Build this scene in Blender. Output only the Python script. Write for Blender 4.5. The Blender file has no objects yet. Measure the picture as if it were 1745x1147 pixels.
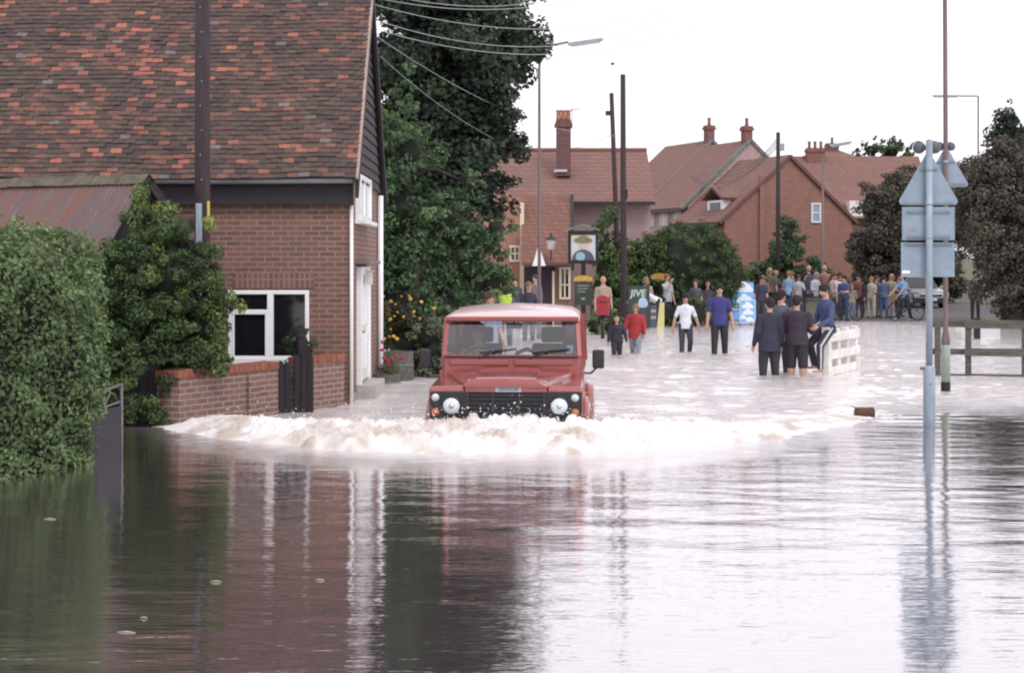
import bpy, bmesh, math, random
import numpy as np
from mathutils import Vector, Matrix

C = bpy.context.scene.collection
SC = bpy.context.scene
R = math.radians

# ------------------------------------------------------------------ camera, sky, sun, exposure
F, CX, HY, CZ = 2950.0, 872.5, 452.0, 2.0       # focal length in photo pixels, centre column, horizon row, eye height over the water
cam_d = bpy.data.cameras.new("camera")
cam = bpy.data.objects.new("camera", cam_d)
C.objects.link(cam)
cam.location = (0, 0, CZ)
cam.rotation_euler = (R(90), 0, 0)
cam_d.sensor_width = 36
cam_d.lens = 36 * F / 1745
cam_d.shift_y = -121.5 / 1745
cam_d.clip_start = 0.1
cam_d.clip_end = 3000
SC.camera = cam

SUN_EL, SUN_AZ = R(48), R(150)
world = bpy.data.worlds.new("World")
SC.world = world
world.use_nodes = True
wn, wl = world.node_tree.nodes, world.node_tree.links
wn.clear()
wo = wn.new('ShaderNodeOutputWorld')
wb = wn.new('ShaderNodeBackground')
sky = wn.new('ShaderNodeTexSky')
sky.sky_type = 'NISHITA'
sky.sun_disc = False
sky.sun_elevation = SUN_EL
sky.sun_rotation = SUN_AZ
sky.air_density = 1.0
sky.dust_density = 3.0
hs = wn.new('ShaderNodeHueSaturation')
hs.inputs['Saturation'].default_value = 0.12
wmix = wn.new('ShaderNodeMix')
wmix.data_type = 'RGBA'
wmix.inputs['Factor'].default_value = 0.72      # a closed layer of cloud evens the sky out
wmix.inputs['B'].default_value = (10.5, 10.05, 10.75, 1)
wl.new(sky.outputs[0], hs.inputs['Color'])
wl.new(hs.outputs[0], wmix.inputs['A'])
wl.new(wmix.outputs['Result'], wb.inputs[0])
wb.inputs[1].default_value = 0.12
wl.new(wb.outputs[0], wo.inputs[0])

sun_d = bpy.data.lights.new("sun", 'SUN')
sun_d.energy = 0.9
sun_d.angle = R(14)
sun_d.color = (1, 0.96, 0.9)
sun = bpy.data.objects.new("sun", sun_d)
C.objects.link(sun)
sdir = Vector((math.sin(SUN_AZ) * math.cos(SUN_EL), math.cos(SUN_AZ) * math.cos(SUN_EL), math.sin(SUN_EL)))
sun.rotation_euler = (-sdir).to_track_quat('-Z', 'Y').to_euler()
sun.location = sdir * 60

SC.view_settings.view_transform = 'Standard'
SC.view_settings.look = 'None'
SC.view_settings.exposure = 0.26
SC.view_settings.gamma = 1
SC.cycles.filter_width = 2.1
SC.cycles.max_bounces = 8
SC.cycles.transparent_max_bounces = 12
SC.cycles.sample_clamp_indirect = 6

rng = np.random.default_rng(7)
random.seed(7)


# ------------------------------------------------------------------ helpers
def W(px, py, Y):
    """photo pixel at distance Y -> point"""
    return Vector(((px - CX) * Y / F, Y, CZ + (HY - py) * Y / F))


def tag(o, label=None, cat=None, group=None, kind=None):
    if label: o['label'] = label
    if cat: o['category'] = cat
    if group: o['group'] = group
    if kind: o['kind'] = kind
    return o


def thing(name, label, cat, loc=(0, 0, 0), rz=0, group=None):
    o = bpy.data.objects.new(name, None)
    o.empty_display_size = 0.2
    C.objects.link(o)
    o.location = loc
    o.rotation_euler = (0, 0, rz)
    return tag(o, label, cat, group)


def add_obj(name, me, mat=None, parent=None, smooth=False):
    o = bpy.data.objects.new(name, me)
    C.objects.link(o)
    if mat is not None:
        for m in (mat if isinstance(mat, (list, tuple)) else [mat]):
            me.materials.append(m)
    if parent is not None: o.parent = parent
    if smooth:
        me.polygons.foreach_set('use_smooth', [True] * len(me.polygons))
    return o


def copy_tree(o, parent=None):
    c = o.copy()
    C.objects.link(c)
    c.parent = parent
    for ch in list(o.children): copy_tree(ch, c)
    return c


class MB:
    """collects simple shapes and links them as ONE mesh object"""
    def __init__(s):
        s.v, s.f, s.m, s.mi = [], [], [], 0

    def add(s, vs, fs):
        b = len(s.v)
        s.v += [tuple(v) for v in vs]
        s.f += [tuple(b + i for i in f) for f in fs]
        s.m += [s.mi] * len(fs)
        return s

    def box(s, x0, x1, y0, y1, z0, z1, M=None):
        vs = [Vector((x, y, z)) for z in (z0, z1) for y in (y0, y1) for x in (x0, x1)]
        if M: vs = [M @ v for v in vs]
        return s.add(vs, [(0, 2, 3, 1), (4, 5, 7, 6), (0, 1, 5, 4), (2, 6, 7, 3), (0, 4, 6, 2), (1, 3, 7, 5)])

    def bar(s, p, q, w, h, up=(0, 0, 1)):
        p, q = Vector(p), Vector(q)
        d = (q - p).normalized()
        u = Vector(up)
        if abs(d.dot(u)) > .98: u = Vector((0, 1, 0))
        a = d.cross(u).normalized() * w / 2
        b = a.cross(d).normalized() * h / 2
        vs = [p - a - b, p + a - b, p + a + b, p - a + b, q - a - b, q + a - b, q + a + b, q - a + b]
        return s.add(vs, [(3, 2, 1, 0), (4, 5, 6, 7), (0, 1, 5, 4), (1, 2, 6, 5), (2, 3, 7, 6), (3, 0, 4, 7)])

    def tube(s, pts, rad, n=8, cap=True):
        pts = [Vector(p) for p in pts]
        if not isinstance(rad, (list, tuple)): rad = [rad] * len(pts)
        rings, prev = [], None
        for i, p in enumerate(pts):
            d = (pts[min(i + 1, len(pts) - 1)] - pts[max(i - 1, 0)]).normalized()
            if prev is None:
                ref = Vector((0, 0, 1)) if abs(d.z) < .9 else Vector((1, 0, 0))
                a = d.cross(ref).normalized()
            else:
                a = (prev - d * prev.dot(d)).normalized()
            prev = a
            b = d.cross(a)
            rings.append([p + (a * math.cos(2 * math.pi * k / n) + b * math.sin(2 * math.pi * k / n)) * rad[i] for k in range(n)])
        vs = [v for r in rings for v in r]
        fs = [(i * n + k, i * n + (k + 1) % n, (i + 1) * n + (k + 1) % n, (i + 1) * n + k)
              for i in range(len(pts) - 1) for k in range(n)]
        if cap:
            fs += [tuple(range(n - 1, -1, -1)), tuple((len(pts) - 1) * n + k for k in range(n))]
        return s.add(vs, fs)

    def ball(s, c, r, nu=10, nv=7, M=None):
        c = Vector(c)
        if not hasattr(r, '__len__'): r = (r, r, r)
        vs = [Vector((0, 0, -r[2]))]
        for j in range(1, nv):
            t = -math.pi / 2 + math.pi * j / nv
            for k in range(nu):
                a = 2 * math.pi * k / nu
                vs.append(Vector((r[0] * math.cos(t) * math.cos(a), r[1] * math.cos(t) * math.sin(a), r[2] * math.sin(t))))
        vs.append(Vector((0, 0, r[2])))
        fs = [(0, 1 + (k + 1) % nu, 1 + k) for k in range(nu)]
        for j in range(nv - 2):
            for k in range(nu):
                a, b = 1 + j * nu + k, 1 + j * nu + (k + 1) % nu
                fs.append((a, b, b + nu, a + nu))
        last = len(vs) - 1
        o = 1 + (nv - 2) * nu
        fs += [(o + k, o + (k + 1) % nu, last) for k in range(nu)]
        vs = [((M @ v) if M else v) + c for v in vs]
        return s.add(vs, fs)

    def caps(s, p, q, r0, r1, n=10):
        """tapered capsule"""
        p, q = Vector(p), Vector(q)
        d = (q - p).normalized()
        pts, rad = [], []
        for t in (-1, -.8, -.45): pts.append(p + d * r0 * t); rad.append(r0 * math.sqrt(max(1 - t * t, .02)))
        pts += [p, p.lerp(q, .5), q]; rad += [r0, (r0 + r1) / 2, r1]
        for t in (.45, .8, 1): pts.append(q + d * r1 * t); rad.append(r1 * math.sqrt(max(1 - t * t, .02)))
        return s.tube(pts, rad, n)

    def eloft(s, rings, fn, n=16):
        """closed body of elliptical sections (z, rx, ry[, y offset]); fn maps local x,y,z to a point"""
        vs = [fn(r_[1] * math.cos(2 * math.pi * k / n), (r_[3] if len(r_) > 3 else 0) + r_[2] * math.sin(2 * math.pi * k / n), r_[0]) for r_ in rings for k in range(n)]
        fs = [(i * n + k, i * n + (k + 1) % n, (i + 1) * n + (k + 1) % n, (i + 1) * n + k) for i in range(len(rings) - 1) for k in range(n)]
        fs += [tuple(range(n - 1, -1, -1)), tuple((len(rings) - 1) * n + k for k in range(n))]
        return s.add(vs, fs)

    def lathe(s, c, prof, n=16, axis='z'):
        """profile of (radius, height)"""
        c = Vector(c)
        vs = []
        for r, h in prof:
            for k in range(n):
                a = 2 * math.pi * k / n
                x, y = r * math.cos(a), r * math.sin(a)
                vs.append(c + (Vector((x, y, h)) if axis == 'z' else Vector((x, -h, y)) if axis == '-y' else Vector((h, x, y))))
        fs = [(i * n + k, i * n + (k + 1) % n, (i + 1) * n + (k + 1) % n, (i + 1) * n + k) for i in range(len(prof) - 1) for k in range(n)]
        fs += [tuple(range(n - 1, -1, -1)), tuple((len(prof) - 1) * n + k for k in range(n))]
        return s.add(vs, fs)

    def prism(s, poly, f0, f1):
        """poly: list of 2D points; f0, f1 map a 2D point to each end"""
        n = len(poly)
        vs = [Vector(f0(*p)) for p in poly] + [Vector(f1(*p)) for p in poly]
        fs = [(i, (i + 1) % n, n + (i + 1) % n, n + i) for i in range(n)] + [tuple(range(n - 1, -1, -1)), tuple(range(n, 2 * n))]
        return s.add(vs, fs)

    def build(s, name, mat=None, parent=None, smooth=False, bevel=0, seg=2):
        me = bpy.data.meshes.new(name)
        me.from_pydata(s.v, [], s.f)
        if s.mi or any(s.m): me.polygons.foreach_set('material_index', s.m)
        bm = bmesh.new(); bm.from_mesh(me)
        bmesh.ops.recalc_face_normals(bm, faces=bm.faces)
        bm.to_mesh(me); bm.free()
        o = add_obj(name, me, mat, parent, smooth)
        if bevel:
            b = o.modifiers.new('bevel', 'BEVEL')
            b.width = bevel; b.segments = seg; b.limit_method = 'ANGLE'; b.angle_limit = R(40)
        return o


# ------------------------------------------------------------------ materials
def N(nt, t, **kw):
    n = nt.nodes.new(t)
    for k, v in kw.items():
        if k in n.inputs: n.inputs[k].default_value = v
        else: setattr(n, k, v)
    return n


def base_mat(name):
    m = bpy.data.materials.new(name)
    m.use_nodes = True
    nt = m.node_tree
    return m, nt, nt.nodes['Principled BSDF'], nt.nodes['Material Output']


def mixrgb(nt, fac, a, b, mode='MIX'):
    n = nt.nodes.new('ShaderNodeMix')
    n.data_type = 'RGBA'; n.blend_type = mode
    for sock, v in (('Factor', fac), ('A', a), ('B', b)):
        if hasattr(v, 'links') or hasattr(v, 'is_linked'): nt.links.new(v, n.inputs[sock])
        elif sock == 'Factor': n.inputs[sock].default_value = v
        else: n.inputs[sock].default_value = (*v[:3], 1)
    return n.outputs['Result']


def noise_fac(nt, vec, scale, detail=4, lo=.35, hi=.65, rough=.6):
    n = N(nt, 'ShaderNodeTexNoise', Scale=scale, Detail=detail, Roughness=rough)
    if vec is not None: nt.links.new(vec, n.inputs['Vector'])
    r = N(nt, 'ShaderNodeMapRange')
    r.inputs[1].default_value = lo; r.inputs[2].default_value = hi
    nt.links.new(n.outputs[0], r.inputs[0])
    return r.outputs[0]


def objco(nt, scale=None):
    t = nt.nodes.new('ShaderNodeTexCoord')
    if scale is None: return t.outputs['Object']
    m = N(nt, 'ShaderNodeMapping')
    m.inputs['Scale'].default_value = scale
    nt.links.new(t.outputs['Object'], m.inputs['Vector'])
    return m.outputs[0]


def mat(name, col, rough=.6, var=.25, scale=6, col2=None, metal=0, spec=.5, bump=0, stretch=None, coat=0):
    """plain material with a grain of two tones and optional bump"""
    m, nt, p, out = base_mat(name)
    co = objco(nt, stretch)
    if col2 is None: col2 = tuple(c * (1 - var) for c in col)
    f = noise_fac(nt, co, scale)
    nt.links.new(mixrgb(nt, f, col, col2), p.inputs['Base Color'])
    p.inputs['Roughness'].default_value = rough
    p.inputs['Metallic'].default_value = metal
    p.inputs['Specular IOR Level'].default_value = spec
    if coat: p.inputs['Coat Weight'].default_value = coat; p.inputs['Coat Roughness'].default_value = .08
    if bump:
        b = N(nt, 'ShaderNodeBump', Strength=bump, Distance=.02)
        n = N(nt, 'ShaderNodeTexNoise', Scale=scale * 4, Detail=5)
        nt.links.new(co, n.inputs['Vector'])
        nt.links.new(n.outputs[0], b.inputs['Height'])
        nt.links.new(b.outputs[0], p.inputs['Normal'])
    return m


def brick_mat(name, c1, c2, mortar, bw=.225, rh=.075, ms=.011, rot=False, stain=None, squash=1):
    m, nt, p, out = base_mat(name)
    co = objco(nt)
    sep = N(nt, 'ShaderNodeSeparateXYZ'); nt.links.new(co, sep.inputs[0])
    ad = N(nt, 'ShaderNodeMath', operation='ADD')
    nt.links.new(sep.outputs[0], ad.inputs[0]); nt.links.new(sep.outputs[1], ad.inputs[1])
    cmb = N(nt, 'ShaderNodeCombineXYZ')
    nt.links.new(ad.outputs[0], cmb.inputs[1 if rot else 0]); nt.links.new(sep.outputs[2], cmb.inputs[0 if rot else 1])
    b = N(nt, 'ShaderNodeTexBrick', offset=.5 if not rot else 0, Scale=1)
    b.inputs['Color1'].default_value = (*c1, 1); b.inputs['Color2'].default_value = (*c2, 1)
    b.inputs['Mortar'].default_value = (*mortar, 1)
    b.inputs['Mortar Size'].default_value = ms; b.inputs['Mortar Smooth'].default_value = .2
    b.inputs['Brick Width'].default_value = bw; b.inputs['Row Height'].default_value = rh
    b.inputs['Bias'].default_value = 0
    nt.links.new(cmb.outputs[0], b.inputs['Vector'])
    f = noise_fac(nt, co, 3.1, 5, .3, .75)
    col = mixrgb(nt, f, b.outputs['Color'], mixrgb(nt, .45, b.outputs['Color'], (.11, .07, .06)))
    f2 = noise_fac(nt, co, 40, 3, .3, .8)
    col = mixrgb(nt, f2, col, mixrgb(nt, .25, col, (.36, .26, .2)))
    nt.links.new(col, p.inputs['Base Color'])
    p.inputs['Roughness'].default_value = .85
    bp = N(nt, 'ShaderNodeBump', Strength=.6, Distance=.008, invert=True)
    nt.links.new(b.outputs['Fac'], bp.inputs['Height'])
    nt.links.new(bp.outputs[0], p.inputs['Normal'])
    return m


def attr_mat(name, cols, rough=.7, attr='v', transl=0, bumpn=0):
    """colour picked by a per-leaf / per-tile value stored on the mesh"""
    m, nt, p, out = base_mat(name)
    a = N(nt, 'ShaderNodeAttribute', attribute_name=attr)
    r = nt.nodes.new('ShaderNodeValToRGB')
    el = r.color_ramp.elements
    while len(el) < len(cols): el.new(.5)
    for e, (pos, c) in zip(el, cols): e.position = pos; e.color = (*c, 1)
    nt.links.new(a.outputs['Fac'], r.inputs[0])
    nt.links.new(r.outputs[0], p.inputs['Base Color'])
    p.inputs['Roughness'].default_value = rough
    if transl:
        t = N(nt, 'ShaderNodeBsdfTranslucent'); nt.links.new(r.outputs[0], t.inputs[0])
        mx = N(nt, 'ShaderNodeMixShader'); mx.inputs[0].default_value = transl
        nt.links.new(p.outputs[0], mx.inputs[1]); nt.links.new(t.outputs[0], mx.inputs[2])
        nt.links.new(mx.outputs[0], out.inputs[0])
    return m


M = {}
M['white'] = mat('white_paint', (.82, .82, .82), .45, .08, 5)
M['plastic'] = mat('white_plastic', (.86, .87, .9), .3, .06, 4)
M['black'] = mat('black_paint', (.018, .015, .02), .4, .3, 8)
M['rubber'] = mat('black_rubber', (.014, .013, .015), .75, .3, 12)
M['darkwood'] = mat('dark_stained_timber', (.02, .014, .022), .8, .45, 5, stretch=(6, 6, .7), bump=.3)
M['weather'] = mat('dark_weatherboard', (.026, .02, .028), .7, .4, 4, stretch=(1, 1, 5), bump=.2)
M['pole'] = mat('creosoted_pole', (.05, .034, .04), .85, .45, 8, stretch=(5, 5, .4), bump=.4)
M['greywood'] = mat('weathered_grey_timber', (.13, .12, .105), .9, .45, 5, stretch=(.6, 5, 5), bump=.5)
M['galv'] = mat('galvanised_steel', (.32, .39, .46), .5, .25, 5, metal=.15, stretch=(3, 3, .8))
M['signback'] = mat('grey_sign_back', (.25, .325, .40), .5, .2, 4)
M['lampbrown'] = mat('brown_column_paint', (.17, .125, .12), .6, .3, 6, stretch=(3, 3, .4))
M['lampgreen'] = mat('pale_green_column_paint', (.29, .36, .30), .6, .2, 6)
M['lead'] = mat('grey_lead', (.17, .18, .2), .6, .3, 4)
M['glassdark'] = mat('dark_window_glass', (.012, .012, .016), .05, .3, 2, spec=.8)
M['curtain'] = mat('net_curtain_behind_glass', (.66, .67, .7), .25, .12, 6)
M['brick'] = brick_mat('house_brick', (.225, .086, .06), (.115, .05, .046), (.26, .205, .18))
M['soldier'] = brick_mat('soldier_course_brick', (.225, .086, .06), (.115, .05, .046), (.26, .205, .18), rot=True, bw=.23, rh=.075)
M['wallbrick'] = brick_mat('garden_wall_brick', (.22, .105, .085), (.13, .065, .06), (.33, .27, .25))
M['coping'] = mat('red_coping_brick', (.30, .105, .07), .85, .35, 9, bump=.4)
M['redbrick'] = brick_mat('far_red_brick', (.34, .125, .09), (.24, .09, .07), (.3, .2, .17))
M['orangebrick'] = brick_mat('orange_brick', (.40, .15, .085), (.30, .1, .065), (.36, .25, .2))


# ------------------------------------------------------------------ ground, road
def bed_z(Y):
    return float(np.interp(Y, [0, 24, 31, 40, 55, 61, 64, 100, 600], [-.5, -.5, -.24, -.2, -.07, -.02, .03, .37, 4.5]))


ysg = [-30, 0, 10, 20, 24, 27, 31, 36, 40, 48, 55, 58, 61, 64, 70, 80, 100, 150, 300, 600]
xsg = [-400, -100, -40, -20, -10, 0, 10, 20, 40, 100, 400]
g = MB()
g.add([(x, y, bed_z(y)) for y in ysg for x in xsg],
      [(j * 11 + i, j * 11 + i + 1, (j + 1) * 11 + i + 1, (j + 1) * 11 + i) for j in range(len(ysg) - 1) for i in range(10)])
M['grass'] = mat('rough_grass_and_earth', (.085, .10, .045), .95, .4, 1.3, col2=(.12, .10, .07), bump=.6)
tag(g.build('ground', M['grass']), kind='structure')
M['asphalt'] = mat('worn_asphalt', (.115, .105, .11), .9, .25, 2.5, bump=.3)
g = MB()
roadc = [(61.0, 14.6, 7.5), (66, 15.4, 8.6), (72, 16.4, 8.2), (80, 18.0, 6.4), (100, 22.5, 5.6), (150, 34, 5)]
g.add([(cx + s * w / 2, y, bed_z(y) + .006) for y, cx, w in roadc for s in (-1, 1)],
      [(2 * i, 2 * i + 1, 2 * i + 3, 2 * i + 2) for i in range(len(roadc) - 1)])
tag(g.build('road', M['asphalt']), kind='structure')
g = MB()       # strip of trodden tarmac along the edge of the flood, where the crowd stands
g.add([(-2, 60.5, bed_z(60.5) + .01), (10.8, 60.5, bed_z(60.5) + .01), (11.2, 68, bed_z(68) + .012), (-2, 68, bed_z(68) + .012)], [(0, 1, 2, 3)])
tag(g.build('pavement', M['asphalt']), kind='structure')

# ------------------------------------------------------------------ flood water
BX = np.array([-9, -5.2, -4.3, -4.0, -2.74, -1.7, -.8, 0, .6, 1.43, 2.83, 4.6, 6, 9, 40])
BY = np.array([23.0, 21.6, 21.1, 20.5, 19.15, 18.45, 18.15, 18.08, 18.15, 18.5, 19.5, 22.1, 22.6, 22.4, 22.4])


def waves(X, Y, n, lam, slope, spread, seed, ang0=math.pi / 2):
    r = np.random.default_rng(seed)
    h = np.zeros_like(X)
    for _ in range(n):
        l = math.exp(r.uniform(math.log(lam[0]), math.log(lam[1])))
        k = 2 * math.pi / l
        a = ang0 + r.normal() * spread
        h += slope / k * math.sqrt(2 / n) * np.sin(k * (X * math.cos(a) + Y * math.sin(a)) + r.uniform(0, 6.28))
    return h


def vnoise(X, Y, s, seed):
    """smooth value noise on a lattice"""
    r = np.random.default_rng(seed)
    T = r.random((64, 64))
    x, y = X / s, Y / s
    xi, yi = np.floor(x).astype(int), np.floor(y).astype(int)
    fx, fy = x - xi, y - yi
    fx, fy = fx * fx * (3 - 2 * fx), fy * fy * (3 - 2 * fy)
    g_ = lambda a, b: T[a % 64, b % 64]
    return (g_(xi, yi) * (1 - fx) + g_(xi + 1, yi) * fx) * (1 - fy) + (g_(xi, yi + 1) * (1 - fx) + g_(xi + 1, yi + 1) * fx) * fy


def grid_mesh(name, xs, ys, Z, extra=None):
    nx, ny = len(xs), len(ys)
    XX, YY = np.meshgrid(xs, ys)
    co = np.stack([XX, YY, Z], -1).reshape(-1, 3).astype(np.float32)
    j, i = np.meshgrid(np.arange(ny - 1), np.arange(nx - 1), indexing='ij')
    a = (j * nx + i).ravel()
    q = np.stack([a, a + 1, a + nx + 1, a + nx], -1).ravel().astype(np.int32)
    me = bpy.data.meshes.new(name)
    me.vertices.add(len(co)); me.vertices.foreach_set('co', co.ravel())
    me.loops.add(len(q)); me.loops.foreach_set('vertex_index', q)
    nf = len(q) // 4
    me.polygons.add(nf)
    me.polygons.foreach_set('loop_start', np.arange(0, 4 * nf, 4, dtype=np.int32))
    for k, v in (extra or {}).items():
        at = me.attributes.new(k, 'FLOAT', 'POINT')
        at.data.foreach_set('value', v.ravel().astype(np.float32))
    me.update(calc_edges=True); me.validate()
    return me


xs = np.concatenate([np.linspace(-90, -10.5, 24), np.arange(-10, 13, .065), np.linspace(13.5, 90, 24)])
ys = np.concatenate([np.linspace(-20, 7.6, 16), np.arange(8, 30, .055), np.arange(30, 42, .1), np.linspace(42.2, 66, 100)])
XX, YY = np.meshgrid(xs, ys)
D = YY - np.interp(XX, BX, BY)                       # distance behind the bow wave's front
turb = np.clip((D + 1.6 * np.clip((XX - 4) / 2, 0, 1) * (vnoise(XX, YY * 2.2, 1.1, 15) - .25)) / (1.2 + 3.2 * np.clip((XX - 4) / 2, 0, 1)), 0, 1)
turb = turb * turb * (3 - 2 * turb)
fade = np.clip((70 - YY) / 30, .35, 1)
inr = ((XX > -10) & (XX < 13) & (YY > 8)).astype(float)
rough_h = waves(XX, YY, 70, (.18, .7), .085, .45, 3) * (.5 + .8 * vnoise(XX, YY, 1.3, 5)) * fade
rough_h += waves(XX, YY, 14, (.9, 2.4), .016, .8, 13) * fade
patch = vnoise(XX, YY * 1.6, 2.7, 12)
calm_h = waves(XX, YY, 26, (.22, 1.3), .011, .35, 4) * (.45 + 1.1 * patch)
calm_h += waves(XX, YY, 20, (.16, .6), .014, .3, 9) * np.clip((XX - 2.5) / 4, 0, 1) * (.5 + patch)    # breeze on the open right hand side
calm_h += waves(XX, YY, 20, (.2, .7), .05, .5, 19) * np.clip(1 + D / 1.6, 0, 1) ** 2 * (1 - turb)      # wash just ahead of the wave
lift = .02 * np.exp(-((D + .12) / .3) ** 2) * np.exp(-(XX / 3.4) ** 2)
Z = (calm_h * (1 - turb) + rough_h * turb + lift) * inr
water = add_obj('water', grid_mesh('water', xs, ys, Z, {'turb': turb, 'wash': np.maximum(turb, .85 * np.clip(1 + (D + .1) / 1.7, 0, 1) ** 1.6 * np.exp(-((XX + .2) / 4.2) ** 4))}), None, None, True)
tag(water, kind='structure')
m, nt, p, out = base_mat('muddy_flood_water')
co = objco(nt)
at = N(nt, 'ShaderNodeAttribute', attribute_name='wash')
mud = mixrgb(nt, noise_fac(nt, co, .5, 3), (.085, .064, .074), (.10, .078, .082))
mps = N(nt, 'ShaderNodeMapping'); mps.inputs['Scale'].default_value = (.9, 3.6, 1); nt.links.new(co, mps.inputs['Vector'])
churn = mixrgb(nt, noise_fac(nt, co, 1.2, 4), (.84, .80, .79), (.74, .69, .68))  # sky glare on the churned water, painted in as pale diffuse tones
churn = mixrgb(nt, noise_fac(nt, mps.outputs[0], 1.5, 6, .55, .70, .70), churn, (.42, .35, .33))
nt.links.new(mixrgb(nt, at.outputs['Fac'], mud, churn), p.inputs['Base Color'])
p.inputs['Roughness'].default_value = .06
p.inputs['IOR'].default_value = 1.33
mp = N(nt, 'ShaderNodeMapping'); mp.inputs['Scale'].default_value = (1.0, 4.5, 1)
nt.links.new(co, mp.inputs['Vector'])
n1 = N(nt, 'ShaderNodeTexNoise', Scale=3.2, Detail=3, Roughness=.55); nt.links.new(mp.outputs[0], n1.inputs['Vector'])
n2 = N(nt, 'ShaderNodeTexNoise', Scale=4.5, Detail=5, Roughness=.62); nt.links.new(mp.outputs[0], n2.inputs['Vector'])
b1 = N(nt, 'ShaderNodeBump', Strength=1, Distance=.0035); nt.links.new(n1.outputs[0], b1.inputs['Height'])
mm = N(nt, 'ShaderNodeMath', operation='MULTIPLY'); mm.inputs[1].default_value = 1
nt.links.new(at.outputs['Fac'], mm.inputs[0])
b2 = N(nt, 'ShaderNodeBump', Distance=.03); nt.links.new(n2.outputs[0], b2.inputs['Height'])
nt.links.new(mm.outputs[0], b2.inputs['Strength']); nt.links.new(b1.outputs[0], b2.inputs['Normal'])
nt.links.new(b2.outputs[0], p.inputs['Normal'])
gl = N(nt, 'ShaderNodeBsdfGlossy', Roughness=.05); nt.links.new(b2.outputs[0], gl.inputs['Normal'])
gl.inputs['Color'].default_value = (.97, .95, .97, 1)
fr = N(nt, 'ShaderNodeFresnel', IOR=2.2); nt.links.new(b2.outputs[0], fr.inputs['Normal'])
mx = N(nt, 'ShaderNodeMixShader')
fa = N(nt, 'ShaderNodeMapRange'); fa.inputs[3].default_value = .48; fa.inputs[4].default_value = 1
nt.links.new(fr.outputs[0], fa.inputs[0])
fm_ = N(nt, 'ShaderNodeMix'); fm_.inputs['B'].default_value = .40
nt.links.new(at.outputs['Fac'], fm_.inputs['Factor']); nt.links.new(fa.outputs[0], fm_.inputs['A'])
nt.links.new(fm_.outputs['Result'], mx.inputs[0]); nt.links.new(p.outputs[0], mx.inputs[1]); nt.links.new(gl.outputs[0], mx.inputs[2])
nt.links.new(mx.outputs[0], out.inputs[0])
water.data.materials.append(m)

# ------------------------------------------------------------------ foam of the bow wave
fx, fy = np.arange(-4.7, 5.2, .019), np.arange(17.9, 24.0, .019)
XX, YY = np.meshgrid(fx, fy)
D = YY - np.interp(XX, BX, BY) + .3 * (vnoise(XX, YY, .6, 20) - .5) + .22 * (vnoise(XX, YY, .27, 21) - .5) + .12 * (vnoise(XX, YY, .12, 22) - .5)
amp = np.interp(XX, [-4.7, -4.0, -3.0, -1.6, -.9, 0, .9, 1.7, 2.9, 4.2, 5.2], [0, .07, .14, .20, .235, .23, .235, .18, .09, .04, 0])
body = np.interp(D, [-.05, .0, .2, .55, 1.0, 1.5, 2.2, 3.2], [-.3, .02, .42, .62, 1.0, .75, .3, -.2])
fr1 = vnoise(XX, YY, .42, 31) * .5 + vnoise(XX, YY, .19, 32) * .28 + vnoise(XX, YY, .085, 33) * .15 + vnoise(XX, YY, .045, 34) * .07
ridg = 1 - np.abs(2 * vnoise(XX, YY, .26, 36) - 1)
bil = lambda s_, sd_: np.abs(2 * vnoise(XX + .13 * vnoise(XX, YY, .2, sd_ + 50), YY, s_, sd_) - 1)
fr1 = .3 + .62 * fr1 + .0 * XX
froth = .06 * bil(.14, 71) + .045 * bil(.07, 72) + .03 * bil(.04, 73)
h = amp * (body * (.52 + .75 * fr1) + .14 * ridg * np.clip(body, 0, 1)) - .022
left = np.clip((-XX - 1.6) / 1.5, 0, 1)               # wash thrown back along the garden wall
h += froth * np.clip(body * 1.6, 0, 1) * np.clip(amp / .2, .25, 1)
h += left * amp * .55 * np.clip(1 - np.abs(D - 1.5) / 1.6, 0, 1) * (fr1 - .25)
infr = np.exp(-((XX + .06) / .86) ** 8) * np.clip((YY - 19.33) / .1, 0, 1)
h = np.where(infr > .5, -.05, h)                       # nothing inside the car
h += .12 * np.exp(-((XX + .06) / .95) ** 6) * np.exp(-((YY - 19.12) / .16) ** 2) * np.clip(vnoise(XX, YY * .6, .11, 41) - .35, 0, 1) * 1.3
churnv = vnoise(XX, YY, .55, 51) * .55 + vnoise(XX, YY, .16, 52) * .45
me = grid_mesh('foam', fx, fy, h, {'churn': churnv})
bm = bmesh.new(); bm.from_mesh(me)
bmesh.ops.delete(bm, geom=[f for f in bm.faces if all(v.co.z < -.045 for v in f.verts)], context='FACES')
bm.to_mesh(me); bm.free()
# thrown drops, joined to the same sheet of foam
ico = bmesh.new(); bmesh.ops.create_icosphere(ico, subdivisions=1, radius=1)
iv = np.array([v.co[:] for v in ico.verts]); itri = np.array([[v.index for v in f.verts] for f in ico.faces]); ico.free()
nd = 5200
near = rng.random(nd) < .55
dx = np.where(near, rng.normal(-.05, .8, nd), rng.uniform(-3.9, 2.6, nd))
dy = np.where(near & (np.abs(dx) < 1.3), 19.25 - np.abs(rng.normal(0, .3, nd)), np.interp(dx, BX, BY) + rng.uniform(.1, 1.3, nd))
da = np.interp(dx, [-4.7, -3, -1, 1, 2.4, 5], [0, .8, 1, 1, .7, 0])
dz = .05 + np.abs(rng.normal(0, .15, nd)) * da
dr_ = rng.choice([.003, .004, .005, .006, .009], nd) * rng.uniform(.7, 1.3, nd)
v0 = np.empty(len(me.vertices) * 3, np.float32); me.vertices.foreach_get('co', v0)
c0 = np.empty(len(me.vertices), np.float32); me.attributes['churn'].data.foreach_get('value', c0)
l0 = np.empty(len(me.loops), np.int32); me.loops.foreach_get('vertex_index', l0)
s0_ = np.empty(len(me.polygons), np.int32); me.polygons.foreach_get('loop_start', s0_)
nv0 = len(me.vertices)
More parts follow.
